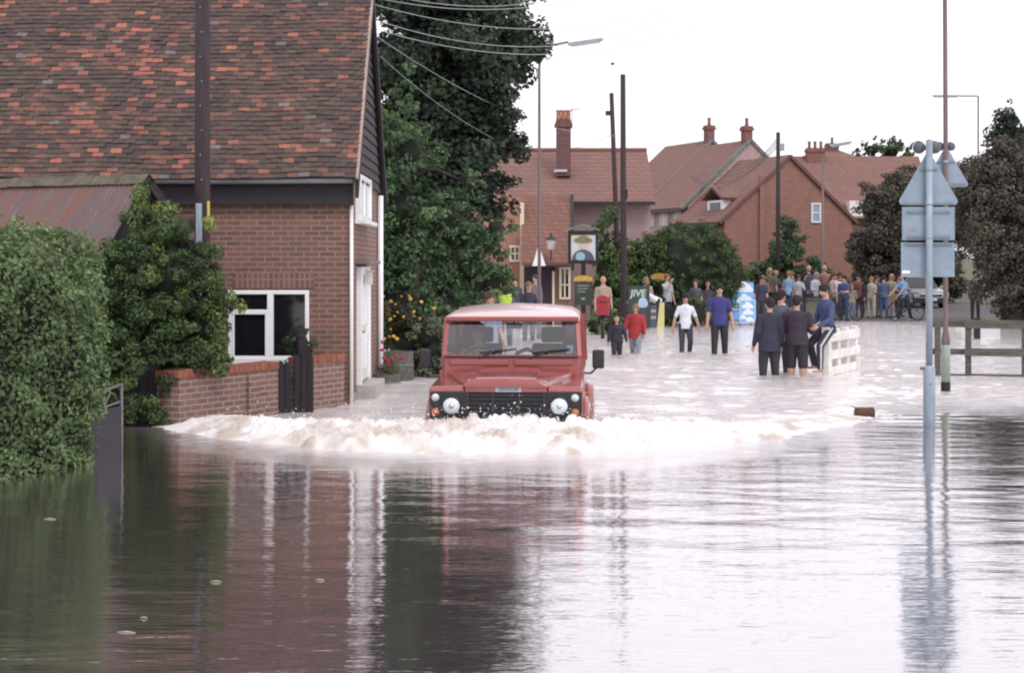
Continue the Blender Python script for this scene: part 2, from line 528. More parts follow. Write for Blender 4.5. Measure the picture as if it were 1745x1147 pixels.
dv_ = (np.stack([dx, dy, dz], 1)[:, None, :] + iv[None] * dr_[:, None, None]).reshape(-1, 3)
dl = (itri[None] + (nv0 + np.arange(nd) * len(iv))[:, None, None]).ravel().astype(np.int32)
me2 = bpy.data.meshes.new('foam')
me2.vertices.add(nv0 + len(dv_)); me2.vertices.foreach_set('co', np.concatenate([v0, dv_.ravel().astype(np.float32)]))
me2.loops.add(len(l0) + len(dl)); me2.loops.foreach_set('vertex_index', np.concatenate([l0, dl]))
me2.polygons.add(len(s0_) + nd * len(itri)); me2.polygons.foreach_set('loop_start', np.concatenate([s0_, len(l0) + np.arange(0, len(dl), 3)]).astype(np.int32))
me2.attributes.new('churn', 'FLOAT', 'POINT').data.foreach_set('value', np.concatenate([c0, np.repeat(rng.random(nd) * .5, len(iv))]).astype(np.float32))
me2.update(calc_edges=True)
me = me2
m, nt, p, out = base_mat('muddy_white_foam')
a = N(nt, 'ShaderNodeAttribute', attribute_name='churn')
r = nt.nodes.new('ShaderNodeValToRGB')
r.color_ramp.elements[0].position = .5; r.color_ramp.elements[0].color = (.90, .87, .86, 1)
r.color_ramp.elements[1].position = .8; r.color_ramp.elements[1].color = (.58, .49, .43, 1)
nt.links.new(a.outputs['Fac'], r.inputs[0]); nt.links.new(r.outputs[0], p.inputs['Base Color'])
p.inputs['Roughness'].default_value = .45
p.inputs['Subsurface Weight'].default_value = .35
p.inputs['Subsurface Radius'].default_value = (.05, .04, .035)
p.inputs['Subsurface Scale'].default_value = .6
bn = N(nt, 'ShaderNodeTexNoise', Scale=38, Detail=5, Roughness=.7); nt.links.new(objco(nt), bn.inputs['Vector'])
b = N(nt, 'ShaderNodeBump', Strength=.8, Distance=.03); nt.links.new(bn.outputs[0], b.inputs['Height']); nt.links.new(b.outputs[0], p.inputs['Normal'])
foam = add_obj('foam', me, m, None, True)
tag(foam, 'white and brown churned foam of the wave pushed up by the red vehicle', 'foam', kind='stuff')


# ------------------------------------------------------------------ the cottage on the left
HX, HYF, HYB = -2.33, 25.0, 30.0         # right hand gable plane, front and rear wall
house = thing('brick_cottage', 'old brick cottage with a steep patchy red tiled roof and black weatherboarded gable', 'house', (HX, HYF, -.5))


def hl(x, y, z): return (x - HX, y - HYF, z + .5)


def hbox(mb, x0, x1, y0, y1, z0, z1):
    return mb.box(x0 - HX, x1 - HX, y0 - HYF, y1 - HYF, z0 + .5, z1 + .5)


wx0, wx1, wz0, wz1 = -4.10, -2.93, .63, 1.64
w = MB()
hbox(w, -9.5, wx0, 25, 25.24, -.5, 3.15)
hbox(w, wx1, HX - .24, 25, 25.24, -.5, 3.15)
hbox(w, wx0, wx1, 25, 25.24, wz1, 3.15)
hbox(w, wx0, wx1, 25, 25.24, -.5, wz0)
hbox(w, HX - .24, HX, 25, 30, -.5, 3.3)
hbox(w, -9.5, HX - .24, 29.76, 30, -.5, 3.15)
hbox(w, -9.5, -9.26, 25.24, 29.76, -.5, 3.15)
w.build('wall', M['brick'], house)
hbox(MB(), -4.03, -2.86, 24.985, 25.02, 1.665, 1.885).build('soldier_course', M['soldier'], house)
hbox(MB(), HX - .01, HX + .03, 25.1, 29.8, -.5, .12).build('plinth', mat('grey_cement_render', (.3, .29, .28), .9, .3, 7, bump=.4), house)
# eaves board and gutter
hbox(MB(), -9.5, HX + .05, 24.86, 24.97, 2.87, 3.2).build('eaves_board', M['weather'], house, bevel=.004)
hbox(MB(), -9.5, HX + .04, 24.76, 25.2, 3.2, 3.235).build('soffit', M['weather'], house)
gm = MB()
gm.tube([hl(-9.5, 24.72, 3.225), hl(-6, 24.72, 3.21), hl(-4, 24.72, 3.2), hl(HX + .05, 24.72, 3.215)], .042, 8)
gm.build('gutter', M['lead'], house, True)
# roof: every tile is a small slab
e0, e1 = Vector((24.66, 3.235)), Vector((27.5, 6.46))
sl = (e1 - e0); L = sl.length; sl.normalize()
nrm = Vector((-sl.y, sl.x))
tv, tf, tc = [], [], []
gauge, tw = .098, .167
rows = int(L / gauge) + 1
cols = int(7.4 / tw) + 1
for r_ in range(rows):
    s0 = r_ * gauge
    sag = 0
    for c_ in range(-1, cols):
        x1 = HX + .12 - (c_ + (.5 if r_ % 2 else 0)) * tw
        x0 = x1 - tw + .004
        x1 = min(x1, HX + .12); x0 = min(x0, HX + .12 - .01)
        if x1 - x0 < .02: continue
        j = random.gauss(0, .0035)
        lift = .016 + j + random.gauss(0, .0025)
        sj = random.gauss(0, .004)
        a = e0 + sl * (s0 + sj) + nrm * (lift + .013)
        a2 = e0 + sl * (s0 + sj) + nrm * (lift - .002)
        b_ = e0 + sl * (s0 + gauge + .03) + nrm * .012
        wob = .012 * math.sin(x0 * 1.7) + .008 * math.sin(x0 * 4.1 + 1)          # the old roof sags between its rafters
        k = len(tv)
        tilt = random.gauss(0, .003)
        for (pt, xx, dz) in ((a2, x0, -tilt), (a2, x1, tilt), (a, x0, -tilt), (a, x1, tilt), (b_, x0, 0), (b_, x1, 0)):
            tv.append(hl(xx, pt.x, pt.y + wob + dz))
        tf += [(k, k + 1, k + 3, k + 2), (k + 2, k + 3, k + 5, k + 4)]
        cl = .5 + .5 * math.sin(x0 * 1.3 + s0 * 2.2 + 1.2) * math.sin(s0 * 2.9 - x0 * .7)
        lw = .055 + (.17 if x0 < -4.6 and 1 < s0 < 2.6 else .0) * cl
        q = random.random()
        if q < lw: val = random.uniform(.86, 1)
        elif q < lw + .12: val = random.uniform(.62, .8)
        elif q < lw + .135: val = random.uniform(.0, .06)
        else: val = random.uniform(.1, .6) * .75 + .25 * (.1 + .5 * cl)
        tc += [val] * 6
me = bpy.data.meshes.new('roof')
me.from_pydata(tv, [], tf)
me.attributes.new('v', 'FLOAT', 'POINT').data.foreach_set('value', tc)
m = attr_mat('old_clay_tiles', [(0, (.19, .175, .175)), (.07, (.15, .125, .115)), (.1, (.042, .032, .034)), (.3, (.078, .053, .047)), (.45, (.108, .065, .054)),
                               (.6, (.14, .077, .061)), (.72, (.2, .09, .066)), (.85, (.26, .1, .072)), (1, (.40, .145, .1))], .85)
nt = m.node_tree
p = nt.nodes['Principled BSDF']
col = p.inputs['Base Color'].links[0].from_socket
co = objco(nt)
lich = noise_fac(nt, co, 5.5, 6, .52, .72)
c2 = mixrgb(nt, lich, col, mixrgb(nt, .5, col, (.115, .105, .075)))
c2 = mixrgb(nt, noise_fac(nt, co, .75, 4, .42, .7), c2, mixrgb(nt, .4, c2, (.05, .038, .038)))
c3 = mixrgb(nt, noise_fac(nt, co, 26, 4, .45, .75), c2, mixrgb(nt, .45, c2, (.05, .035, .04)))
nt.links.new(c3, p.inputs['Base Color'])
bp = N(nt, 'ShaderNodeBump', Strength=.5, Distance=.01); bn = N(nt, 'ShaderNodeTexNoise', Scale=60, Detail=4); nt.links.new(co, bn.inputs['Vector'])
nt.links.new(bn.outputs[0], bp.inputs['Height']); nt.links.new(bp.outputs[0], p.inputs['Normal'])
M['oldtiles'] = m
roof = add_obj('roof', me, m, house)
rb = MB()
rb.add([hl(-9.5, 24.7, 3.225), hl(HX + .1, 24.7, 3.225), hl(HX + .1, 27.5, 6.42), hl(-9.5, 27.5, 6.42), hl(-9.5, 30.34, 3.235), hl(HX + .1, 30.34, 3.235)],
       [(0, 1, 2, 3), (3, 2, 5, 4)])
rb.build('roof_slope', mat('roof_underfelt_and_rear_tiles', (.11, .07, .06), .9, .4, 6), house)
rb = MB(); rb.tube([hl(-9.5, 27.5, 6.47), hl(HX + .12, 27.5, 6.47)], .1, 8)
rb.build('ridge_tiles', mat('ridge_tile_clay', (.2, .09, .07), .85, .4, 5), house)
# gable: lapped boards, barge boards, pale verge
gb = MB()
ap = Vector((27.5, 6.36))
z = 3.26
while z < 6.3:
    t = (z - 3.2) / (ap.y - 3.2)
    y0, y1 = 24.75 + (ap.x - 24.75) * t, 30.2 + (ap.x - 30.2) * t
    t2 = min((z + .16 - 3.2) / (ap.y - 3.2), .999)
    y0b, y1b = 24.75 + (ap.x - 24.75) * t2, 30.2 + (ap.x - 30.2) * t2
    x_a, x_b = HX + .055, HX + .025
    gb.add([hl(x_a, y0, z), hl(x_a, y1, z), hl(x_b, y1b, z + .16), hl(x_b, y0b, z + .16), hl(HX, y0, z), hl(HX, y1, z)], [(0, 1, 2, 3), (4, 5, 1, 0)])
    z += .15
gb.build('weatherboarding', M['weather'], house)
bb = MB()
bb.bar(hl(HX + .11, 24.75, 3.1), hl(HX + .11, 27.5, 6.33), .05, .2, (1, 0, 0))
bb.bar(hl(HX + .11, 30.3, 3.1), hl(HX + .11, 27.5, 6.33), .05, .2, (1, 0, 0))
bb = MB()
for ya, yb in ((24.72, 27.5), (30.36, 27.5)):
    p0, p1 = hl(HX + .09, ya, 3.2), hl(HX + .09, yb, 6.42)
    bb.add([(p0[0] + dx, p0[1], p0[2] + dz) for dx, dz in ((0, 0), (.05, 0), (.05, -.24), (0, -.24))] +
           [(p1[0] + dx, p1[1], p1[2] + dz) for dx, dz in ((0, 0), (.05, 0), (.05, -.24), (0, -.24))],
           [(0, 1, 5, 4), (1, 2, 6, 5), (2, 3, 7, 6), (3, 0, 4, 7), (0, 3, 2, 1), (4, 5, 6, 7)])
bb.build('barge_board', M['weather'], house)
vb = MB(); vb.bar(hl(HX + .125, 24.64, 3.235), hl(HX + .125, 27.5, 6.475), .028, .04, (1, 0, 0))
vb.build('verge', mat('pale_mortar_verge', (.42, .31, .27), .9, .3, 8), house)
vb = MB(); vb.tube([hl(HX + .015, 24.955, 2.86), hl(HX + .015, 24.955, -.2)], .027, 8)
vb.build('corner_trim', M['white'], house, True)
vb = MB(); vb.tube([hl(HX + .06, 29.85, 3.2), hl(HX + .06, 29.85, -.45)], .05, 8)
vb.build('drainpipe', M['plastic'], house, True)


def casement(parent, fr_boxes, panes, sill=None, pane_mat=None, name='window'):
    f = MB()
    for b_ in fr_boxes: hbox(f, *b_)
    fo = f.build(name, M['plastic'], parent, bevel=.006)
    g_ = MB()
    for b_ in panes: hbox(g_, *b_)
    g_.build('pane', pane_mat or M['glassdark'], fo)
    if sill:
        hbox(MB(), *sill).build('sill', M['white'], fo, bevel=.006)
    return fo


y0, y1 = 24.99, 25.07
fw = .06
mid = -3.49
win = casement(house,
    [(wx0, wx1, y0, y1, wz1 - fw, wz1), (wx0, wx1, y0, y1, wz0, wz0 + fw), (wx0, wx0 + fw, y0, y1, wz0 + fw, wz1 - fw), (wx1 - fw, wx1, y0, y1, wz0 + fw, wz1 - fw),
     (mid - .045, mid + .045, y0 - .004, y1, wz0 + fw, wz1 - fw), (wx0 + fw, mid - .045, y0 - .015, y1, 1.29, 1.36),
     (wx0 + fw, wx0 + fw + .03, y0 - .012, y1 - .02, wz0 + fw, 1.29), (mid - .075, mid - .045, y0 - .012, y1 - .02, wz0 + fw, 1.29), ],
    [(wx0 + fw, mid - .045, y0 + .04, y0 + .05, wz0 + fw, wz1 - fw), (mid + .045, wx1 - fw, y0 + .04, y0 + .05, wz0 + fw, wz1 - fw)],
    (wx0 - .06, wx1 + .06, 24.9, 24.995, .575, .625))
hbox(MB(), -9.2, -2.7, 25.6, 29.6, -.45, 3.1).build('dark_interior', mat('dark_room', (.02, .017, .02), .9, .3, 2), house)
# the oblique gable: upper window, front door with hood and lamp
casement(house,
    [(HX, HX + .09, 25.72, 25.80, 2.68, 3.36), (HX, HX + .09, 27.60, 27.68, 2.68, 3.36), (HX, HX + .09, 25.80, 27.60, 3.29, 3.36), (HX, HX + .09, 25.80, 27.60, 2.68, 2.76), (HX, HX + .07, 26.66, 26.74, 2.76, 3.29)],
    [(HX, HX + .045, 25.80, 26.66, 2.76, 3.29), (HX, HX + .045, 26.74, 27.60, 2.76, 3.29)],
    (HX, HX + .17, 25.62, 27.8, 2.62, 2.68), M['curtain'])
d = hbox(MB(), HX, HX + .05, 26.02, 27.5, .23, 1.86).build('door', M['plastic'], house, bevel=.008)
pn = MB()
for (ya, yb, za, zb) in ((26.15, 26.68, .4, .95), (26.84, 27.37, .4, .95), (26.15, 26.68, 1.08, 1.7), (26.84, 27.37, 1.08, 1.7)): hbox(pn, HX + .045, HX + .066, ya, yb, za, zb)
pn.build('door_panel', M['white'], d, bevel=.01)
hn = MB(); hn.ball(hl(HX + .09, 26.1, 1.0), .03); hn.build('handle', mat('brass', (.5, .36, .15), .35, .2, 5, metal=1), d, True)
df = MB()
hbox(df, HX, HX + .08, 25.9, 26.02, .2, 1.98); hbox(df, HX, HX + .08, 27.5, 27.62, .2, 1.98); hbox(df, HX, HX + .08, 26.02, 27.5, 1.86, 1.98)
df.build('door_frame', M['white'], house, bevel=.005)
hbox(MB(), HX, HX + .22, 25.7, 27.8, 2.02, 2.07).build('door_hood', M['lead'], house, bevel=.006)
hbox(MB(), HX, HX + .3, 25.9, 27.62, -.5, .2).build('door_step', mat('pale_concrete_step', (.42, .4, .37), .9, .25, 6), house, bevel=.01)
lm = MB(); hbox(lm, HX + .08, HX + .18, 26.62, 26.78, 1.7, 1.9); hbox(lm, HX + .08, HX + .2, 26.6, 26.8, 1.9, 1.92)
lm.build('porch_lamp', mat('pale_lamp_glass', (.6, .58, .52), .3, .15, 6), house, bevel=.005)

# ------------------------------------------------------------------ garden wall, gate, fence
wd = Vector((1.74, 3.4, 0)).normalized()
wall_a, wall_len = Vector((-4.11, 21.4, -.5)), 3.76
gw = thing('garden_wall', 'low diagonal brick garden wall with red coping running to the cottage corner', 'wall', wall_a, math.atan2(wd.y, wd.x))
g0, g1 = 2.12, 2.72             # the gap for the gate, in metres along the wall
w = MB(); w.box(0, g0, 0, .23, 0, 1.10); w.box(g1, wall_len, 0, .23, 0, 1.13); w.box(0.0, .23, .23, .9, 0, 1.08)
w.build('wall_panel', M['wallbrick'], gw)
w = MB(); w.box(1.4, 1.62, -.055, 0, 0, 1.06); w.build('pier', M['wallbrick'], gw, bevel=.004)
cp = MB()
x = -.03
while x < g0 - .02:
    cp.box(x, min(x + .105, g0), -.02 + random.gauss(0, .004), .25, 1.10, 1.205 + random.gauss(0, .004)); x += .114
x = g1
while x < wall_len - .1:
    cp.box(x, x + .105, -.02 + random.gauss(0, .004), .25, 1.13, 1.235 + random.gauss(0, .004)); x += .114
y = .26
while y < .85:
    cp.box(-.02, .25, y, y + .105, 1.08, 1.185 + random.gauss(0, .003)); y += .114
cp.build('coping', M['coping'], gw, bevel=.006)
gate = thing('garden_gate', 'dark stained wooden garden gate with arched board tops in the brick wall gap', 'gate', wall_a + wd * 2.42, math.atan2(wd.y, wd.x) - R(38))
for x0_, x1_, zt in ((-.30, -.03, 1.24), (.01, .29, 1.36)):
    b_ = MB()
    n_ = 3
    for k in range(n_):
        xa, xb = x0_ + (x1_ - x0_) * k / n_, x0_ + (x1_ - x0_) * (k + 1) / n_ - .008
        ta = zt - .10 * abs((k - .5) / n_ - .3) * 2 - .02 * k
        b_.prism([(xa, .02), (xb, .02), (xb, ta - .04), (xb - .02, ta), (xa + .02, ta + .02), (xa, ta - .02)], lambda x, z: (x, -.12, z), lambda x, z: (x, -.09, z))
    b_.build('board_panel', M['darkwood'], gate, bevel=.004)
b_ = MB(); b_.box(.08, .2, -.085, .04, 0, 1.50); b_.ball((.14, -.02, 1.52), (.075, .075, .05))
b_.build('gate_post', M['darkwood'], gate, bevel=.006)
for z_ in (.32, .88): MB().box(-.28, .27, -.088, -.05, z_, z_ + .1).build('cross_rail', M['darkwood'], gate)

fe = thing('plank_fence', 'dark close boarded plank fence between metal gate and brick wall end', 'fence', (-4.86, 21.5, -.5), R(6))
b_ = MB(); x = 0
while x < .44:
    b_.box(x, x + .105, 0, .02, 0, 1.42 + random.gauss(0, .015)); x += .112
b_.build('board_panel', mat('black_tarred_planks', (.012, .009, .014), .85, .4, 5), fe)
for z_ in (.35, 1.1): MB().box(0, .5, .022, .07, z_, z_ + .08).build('fence_rail', M['darkwood'], fe)
mg = thing('metal_gate', 'low tubular metal gate with dark sheet panel beside the clipped hedge', 'gate', (-4.16, 18.45, -.5), R(-99))
# local x runs from the free post (0) back toward the hedge
b_ = MB()
b_.tube([(0, 0, .1), (0, 0, 1.235)], .017, 8); b_.tube([(.86, 0, .1), (.86, 0, 1.18)], .017, 8)
b_.tube([(0, 0, 1.23), (.43, 0, 1.2), (.86, 0, 1.17)], .014, 8); b_.tube([(0, 0, 1.05), (.86, 0, 1.0)], .012, 8); b_.tube([(0, 0, .45), (.86, 0, .45)], .014, 8)
b_.tube([(.1, 0, 1.04), (.2, 0, 1.14), (.32, 0, 1.16), (.42, 0, 1.08), (.46, 0, 1.03)], .008, 6)
b_.build('gate_frame', mat('pale_worn_metal', (.2, .19, .2), .5, .4, 9, metal=.3), mg, True)
MB().box(.02, .84, -.006, .006, .46, 1.0).build('sheet_panel', mat('dark_sheet', (.03, .025, .04), .6, .3, 6), mg)

# ------------------------------------------------------------------ the rusty shed
sd = Vector((.456, .89, 0)).normalized()         # runs along the road
se = Vector((-.89, .456, 0)).normalized()        # away from the road, along the ridge
sp = Vector((-4.80, 22.6, 3.164))
shed = thing('corrugated_shed', 'old shed under a rusty corrugated iron roof behind the clipped hedge', 'shed', (sp.x, sp.y, -.5))
so = Vector((sp.x, sp.y, -.5))
fs, fd, rs, rd = 1.9, 2.35, 1.9, 1.75          # front run/drop, rear run/drop
LEN = 4.2


def sheet(run, drop, sgn, name, mt, wav=.018, z0=0):
    n = int(LEN / .019)
    vs, fcs = [], []
    for i in range(n + 1):
        t = LEN * i / n - .06
        hgt = wav * math.sin(2 * math.pi * t / .076)
        for k in range(7):
            s = k / 6
            q = sp - so + se * t + sd * (sgn * run * s) + Vector((0, 0, -drop * s + hgt * .8 + z0 + .01 * math.sin(t * 2.3 + s * 4)))
            vs.append(q)
    fcs = [(i * 7 + k, i * 7 + k + 1, (i + 1) * 7 + k + 1, (i + 1) * 7 + k) for i in range(n) for k in range(6)]
    return MB().add(vs, fcs).build(name, mt, shed, True)


m, nt, p, out = base_mat('rusty_corrugated_iron')
co = objco(nt)
mp = N(nt, 'ShaderNodeMapping'); mp.inputs['Rotation'].default_value = (0, 0, -math.atan2(se.y, se.x)); nt.links.new(co, mp.inputs['Vector'])
mp2 = N(nt, 'ShaderNodeMapping'); mp2.inputs['Scale'].default_value = (3.2, .5, .5); nt.links.new(mp.outputs[0], mp2.inputs['Vector'])
f1 = noise_fac(nt, mp2.outputs[0], 1.1, 5, .42, .62)
f2 = noise_fac(nt, mp2.outputs[0], 4, 5, .35, .7)
c1 = mixrgb(nt, f2, (.115, .082, .085), (.16, .125, .125))
c2 = mixrgb(nt, f2, (.20, .088, .066), (.145, .078, .068))
cc = mixrgb(nt, f1, c1, c2)
f3 = noise_fac(nt, mp2.outputs[0], 9, 3, .68, .76)
nt.links.new(mixrgb(nt, f3, cc, (.35, .3, .29)), p.inputs['Base Color'])
p.inputs['Roughness'].default_value = .8
rustm = m
sheet(fs, fd, -1, 'front_roof_sheet', rustm)
sheet(rs, rd, 1, 'rear_roof_sheet', rustm)
b_ = MB()
q = sp - so
for k in range(9):
    t0, t1 = k * .46 - .08, k * .46 + .42
    za, zb = random.gauss(.03, .008), random.gauss(.03, .008)
    a_, c_ = q + se * t0 + Vector((0, 0, za)), q + se * t1 + Vector((0, 0, zb))
    b_.add([a_ - sd * .13 - Vector((0, 0, .13)), a_, a_ + sd * .13 - Vector((0, 0, .1)), c_ - sd * .13 - Vector((0, 0, .13)), c_, c_ + sd * .13 - Vector((0, 0, .1))],
           [(0, 1, 4, 3), (1, 2, 5, 4), (0, 3, 5, 2)])
b_.build('ridge_cap', mat('mossy_ridge_cap', (.14, .12, .085), .9, .4, 7, bump=.5), shed)
b_ = MB()
gq = q + se * .12 - Vector((0, 0, .06))
b_.add([gq, gq - sd * fs * .95 - Vector((0, 0, fd * .95)), Vector((*(gq - sd * fs * .95).xy, 0)), Vector((*(gq + sd * rs * .95).xy, 0)), gq + sd * rs * .95 - Vector((0, 0, rd * .95))],
       [(0, 1, 2, 3, 4)])
b_.build('gable_wall', mat('tarred_shed_boards', (.04, .033, .042), .85, .4, 5), shed)
b_ = MB()
gq = q - se * .03
b_.bar(gq + Vector((0, 0, -.02)), gq + sd * rs - Vector((0, 0, rd + .02)), .04, .13, (0, 0, 1))
b_.build('barge_board', M['weather'], shed)
b_ = MB(); b_.bar(gq + sd * .12 - se * .02 - Vector((0, 0, .55)), gq + sd * 1.0 - se * .02 - Vector((0, 0, .62)), .03, .16)
b_.build('gable_band', mat('mossy_board', (.12, .12, .075), .9, .4, 6), shed)


# ------------------------------------------------------------------ foliage
def leaf_mesh(name, pts, nrm, size, mt, parent, aspect=.55, val=None, fold=True):
    n = len(pts)
    t = rng.normal(size=(n, 3)); t -= nrm * (t * nrm).sum(1)[:, None]
    t /= np.linalg.norm(t, axis=1)[:, None] + 1e-9
    b = np.cross(nrm, t)
    s = (size * rng.uniform(.6, 1.4, n))[:, None]
    tip = pts + t * s; bas = pts - t * s
    l_ = pts + b * s * aspect + nrm * s * .18; r_ = pts - b * s * aspect + nrm * s * .18
    co = np.stack([bas, l_, tip, r_], 1).reshape(-1, 3).astype(np.float32)
    me = bpy.data.meshes.new(name)
    me.vertices.add(4 * n); me.vertices.foreach_set('co', co.ravel())
    q = np.arange(4 * n, dtype=np.int32)
    me.loops.add(4 * n); me.loops.foreach_set('vertex_index', q)
    me.polygons.add(n); me.polygons.foreach_set('loop_start', np.arange(0, 4 * n, 4, dtype=np.int32))
    v = rng.random(n) if val is None else val
    me.attributes.new('v', 'FLOAT', 'POINT').data.foreach_set('value', np.repeat(v, 4).astype(np.float32))
    me.update(calc_edges=True)
    return add_obj(name, me, mt, parent)


def unit(n):
    d = rng.normal(size=(n, 3))
    return d / np.linalg.norm(d, axis=1)[:, None]


def clump_points(clumps, per, shell=(.35, 1.05), upb=.25):
    """clumps: rows (x,y,z, rx,ry,rz, value)"""
    P, Nn, V = [], [], []
    for c in clumps:
        n = max(8, int(per * (c[3] * c[4] + c[3] * c[5] + c[4] * c[5]) / 3))
        d = unit(n)
        r = rng.uniform(shell[0] ** 3, shell[1] ** 3, n) ** (1 / 3)
        P.append(np.array(c[:3]) + d * r[:, None] * np.array(c[3:6]))
        m_ = d + unit(n) * .75 + np.array([0, 0, upb])
        Nn.append(m_ / np.linalg.norm(m_, axis=1)[:, None])
        V.append(np.clip(c[6] + rng.normal(0, .14, n) + .0 * d[:, 2], 0, 1))
    return np.concatenate(P), np.concatenate(Nn), np.concatenate(V)


def subclumps(big, n, rr=(.16, .34), val=(.2, .7), inner=.55):
    """big ellipsoid (x,y,z,rx,ry,rz) -> n clumps over and inside it"""
    out = []
    if inner > .65:       # clipped or wall-trained growth covers evenly
        k_ = np.arange(n) + .5
        ph, th = np.arccos(1 - 2 * k_ / n), math.pi * (1 + 5 ** .5) * k_
        d = np.stack([np.cos(th) * np.sin(ph), np.sin(th) * np.sin(ph), np.cos(ph)], 1) + rng.normal(0, .08, (n, 3))
    else:
        d = unit(n)
    for k in range(n):
        r = rng.uniform(inner, .98)
        s = rng.uniform(*rr) * min(big[3:6]) ** .6 * max(big[3:6]) ** .4
        out.append((big[0] + d[k, 0] * r * big[3], big[1] + d[k, 1] * r * big[4], big[2] + d[k, 2] * r * big[5], s * rng.uniform(.8, 1.3), s * rng.uniform(.8, 1.3), s * rng.uniform(.6, 1.0), rng.uniform(*val)))
    return out


def leafmat(name, dark, mid, light, tip=None, transl=.22):
    st = [(0, dark), (.45, mid), (.85, light)]
    if tip: st.append((1, tip))
    m_ = attr_mat(name, st, .6, transl=transl)
    m_.node_tree.nodes['Principled BSDF'].inputs['Specular IOR Level'].default_value = .25
    return m_


M['bark'] = mat('grey_brown_bark', (.085, .065, .055), .95, .5, 9, stretch=(4, 4, .8), bump=.7)
LM = {
    'hedge': leafmat('privet_leaves', (.07, .105, .052), (.13, .19, .085), (.2, .27, .12), (.27, .32, .16)),
    'ivy': leafmat('ivy_leaves', (.035, .055, .03), (.078, .125, .05), (.15, .21, .065), (.33, .35, .08)),
    'tree': leafmat('dark_tree_leaves', (.026, .034, .027), (.046, .066, .044), (.07, .104, .06), (.11, .15, .075)),
    'laurel': leafmat('laurel_leaves', (.04, .07, .04), (.078, .135, .068), (.125, .2, .09), (.17, .25, .1)),
    'beech': leafmat('dull_brown_green_leaves', (.07, .06, .056), (.12, .108, .085), (.165, .165, .115), (.22, .23, .15)),
    'far': leafmat('far_bush_leaves', (.042, .07, .035), (.085, .135, .05), (.14, .2, .07), (.2, .235, .085)),
    'grey': leafmat('grey_green_leaves', (.06, .075, .05), (.14, .165, .11), (.24, .27, .19), (.34, .36, .27)),
    'bronze': leafmat('bronze_green_leaves', (.03, .03, .022), (.07, .065, .035), (.11, .10, .05), (.2, .1, .05)),
}
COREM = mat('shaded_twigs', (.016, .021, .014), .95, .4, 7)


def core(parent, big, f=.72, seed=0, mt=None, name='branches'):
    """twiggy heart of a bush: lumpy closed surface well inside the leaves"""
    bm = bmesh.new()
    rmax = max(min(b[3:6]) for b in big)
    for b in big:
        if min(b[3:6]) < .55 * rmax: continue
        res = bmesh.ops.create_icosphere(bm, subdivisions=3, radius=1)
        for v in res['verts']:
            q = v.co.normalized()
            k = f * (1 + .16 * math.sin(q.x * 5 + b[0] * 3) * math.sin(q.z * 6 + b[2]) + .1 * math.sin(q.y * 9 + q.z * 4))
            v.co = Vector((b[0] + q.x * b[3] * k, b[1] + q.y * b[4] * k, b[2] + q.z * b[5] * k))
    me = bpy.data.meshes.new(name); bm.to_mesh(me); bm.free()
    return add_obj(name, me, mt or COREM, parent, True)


def limbs(parent, base, top, r, heads, name='trunk'):
    mb = MB()
    base, top = Vector(base), Vector(top)
    md = base.lerp(top, .5) + Vector((random.uniform(-.1, .1), 0, 0))
    mb.tube([base, base.lerp(md, .3), md, top], [r * 1.35, r, r * .85, r * .55], 9)
    for h_ in heads:
        h_ = Vector(h_); s = base.lerp(top, random.uniform(.55, .95))
        m_ = s.lerp(h_, .5) + Vector((0, 0, .12 * (h_ - s).length))
        mb.tube([s, m_, h_], [r * .42, r * .26, r * .08], 6)
    return mb.build(name, M['bark'], parent, True)


def bush(name, label, cat, loc, big, kind, per, leaf, nsub, trunk=None, corefac=.74, val=(.15, .7), rr=(.16, .34), inner=.55, group=None, crown='foliage', upb=.25, extra=None):
    """big ellipsoids are given relative to loc"""
    t = thing(name, label, cat, loc, 0, group)
    cl = []
    tot = sum(b[3] * b[5] for b in big)
    for b in big: cl += subclumps(b, max(6, int(nsub * b[3] * b[5] / tot)), rr, val, inner)
    if extra: cl += extra
    P, Nn, V = clump_points(cl, per, upb=upb)
    leaf_mesh(crown, P, Nn, leaf, LM[kind], t, val=V)
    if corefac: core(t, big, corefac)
    if trunk: limbs(t, (0, 0, 0), trunk[0], trunk[1], [(b[0], b[1], b[2]) for b in big])
    return t


# clipped hedge, near left
hd = thing('clipped_hedge', 'thick clipped green hedge rising from the water at the near left', 'hedge', (-4.15, 17.5, -.5), math.atan2(.89, .456) - math.pi / 2)
# local: +y away along the road, x to the right; hedge occupies x -1.9..0, y -4..0, z 0..2.8
n = 62000
P = np.empty((n, 3)); Nn = np.empty((n, 3))
face = rng.choice(4, n, p=[.46, .2, .24, .1])
u, v_ = rng.random(n), rng.random(n)
xx = np.where(face == 0, 0, np.where(face == 1, -1.9 * u, np.where(face == 2, -1.9 * u, -1.9)))
yy = np.where(face == 0, -4.2 * u, np.where(face == 1, 0, np.where(face == 2, -4.2 * v_, -4.2 * u)))
zz = np.where(face == 2, 2.82, 2.85 * v_)
Nn[:] = 0
Nn[face == 0, 0] = 1; Nn[face == 1, 1] = 1; Nn[face == 2, 2] = 1; Nn[face == 3, 0] = -1
P[:, 0], P[:, 1], P[:, 2] = xx, yy, zz
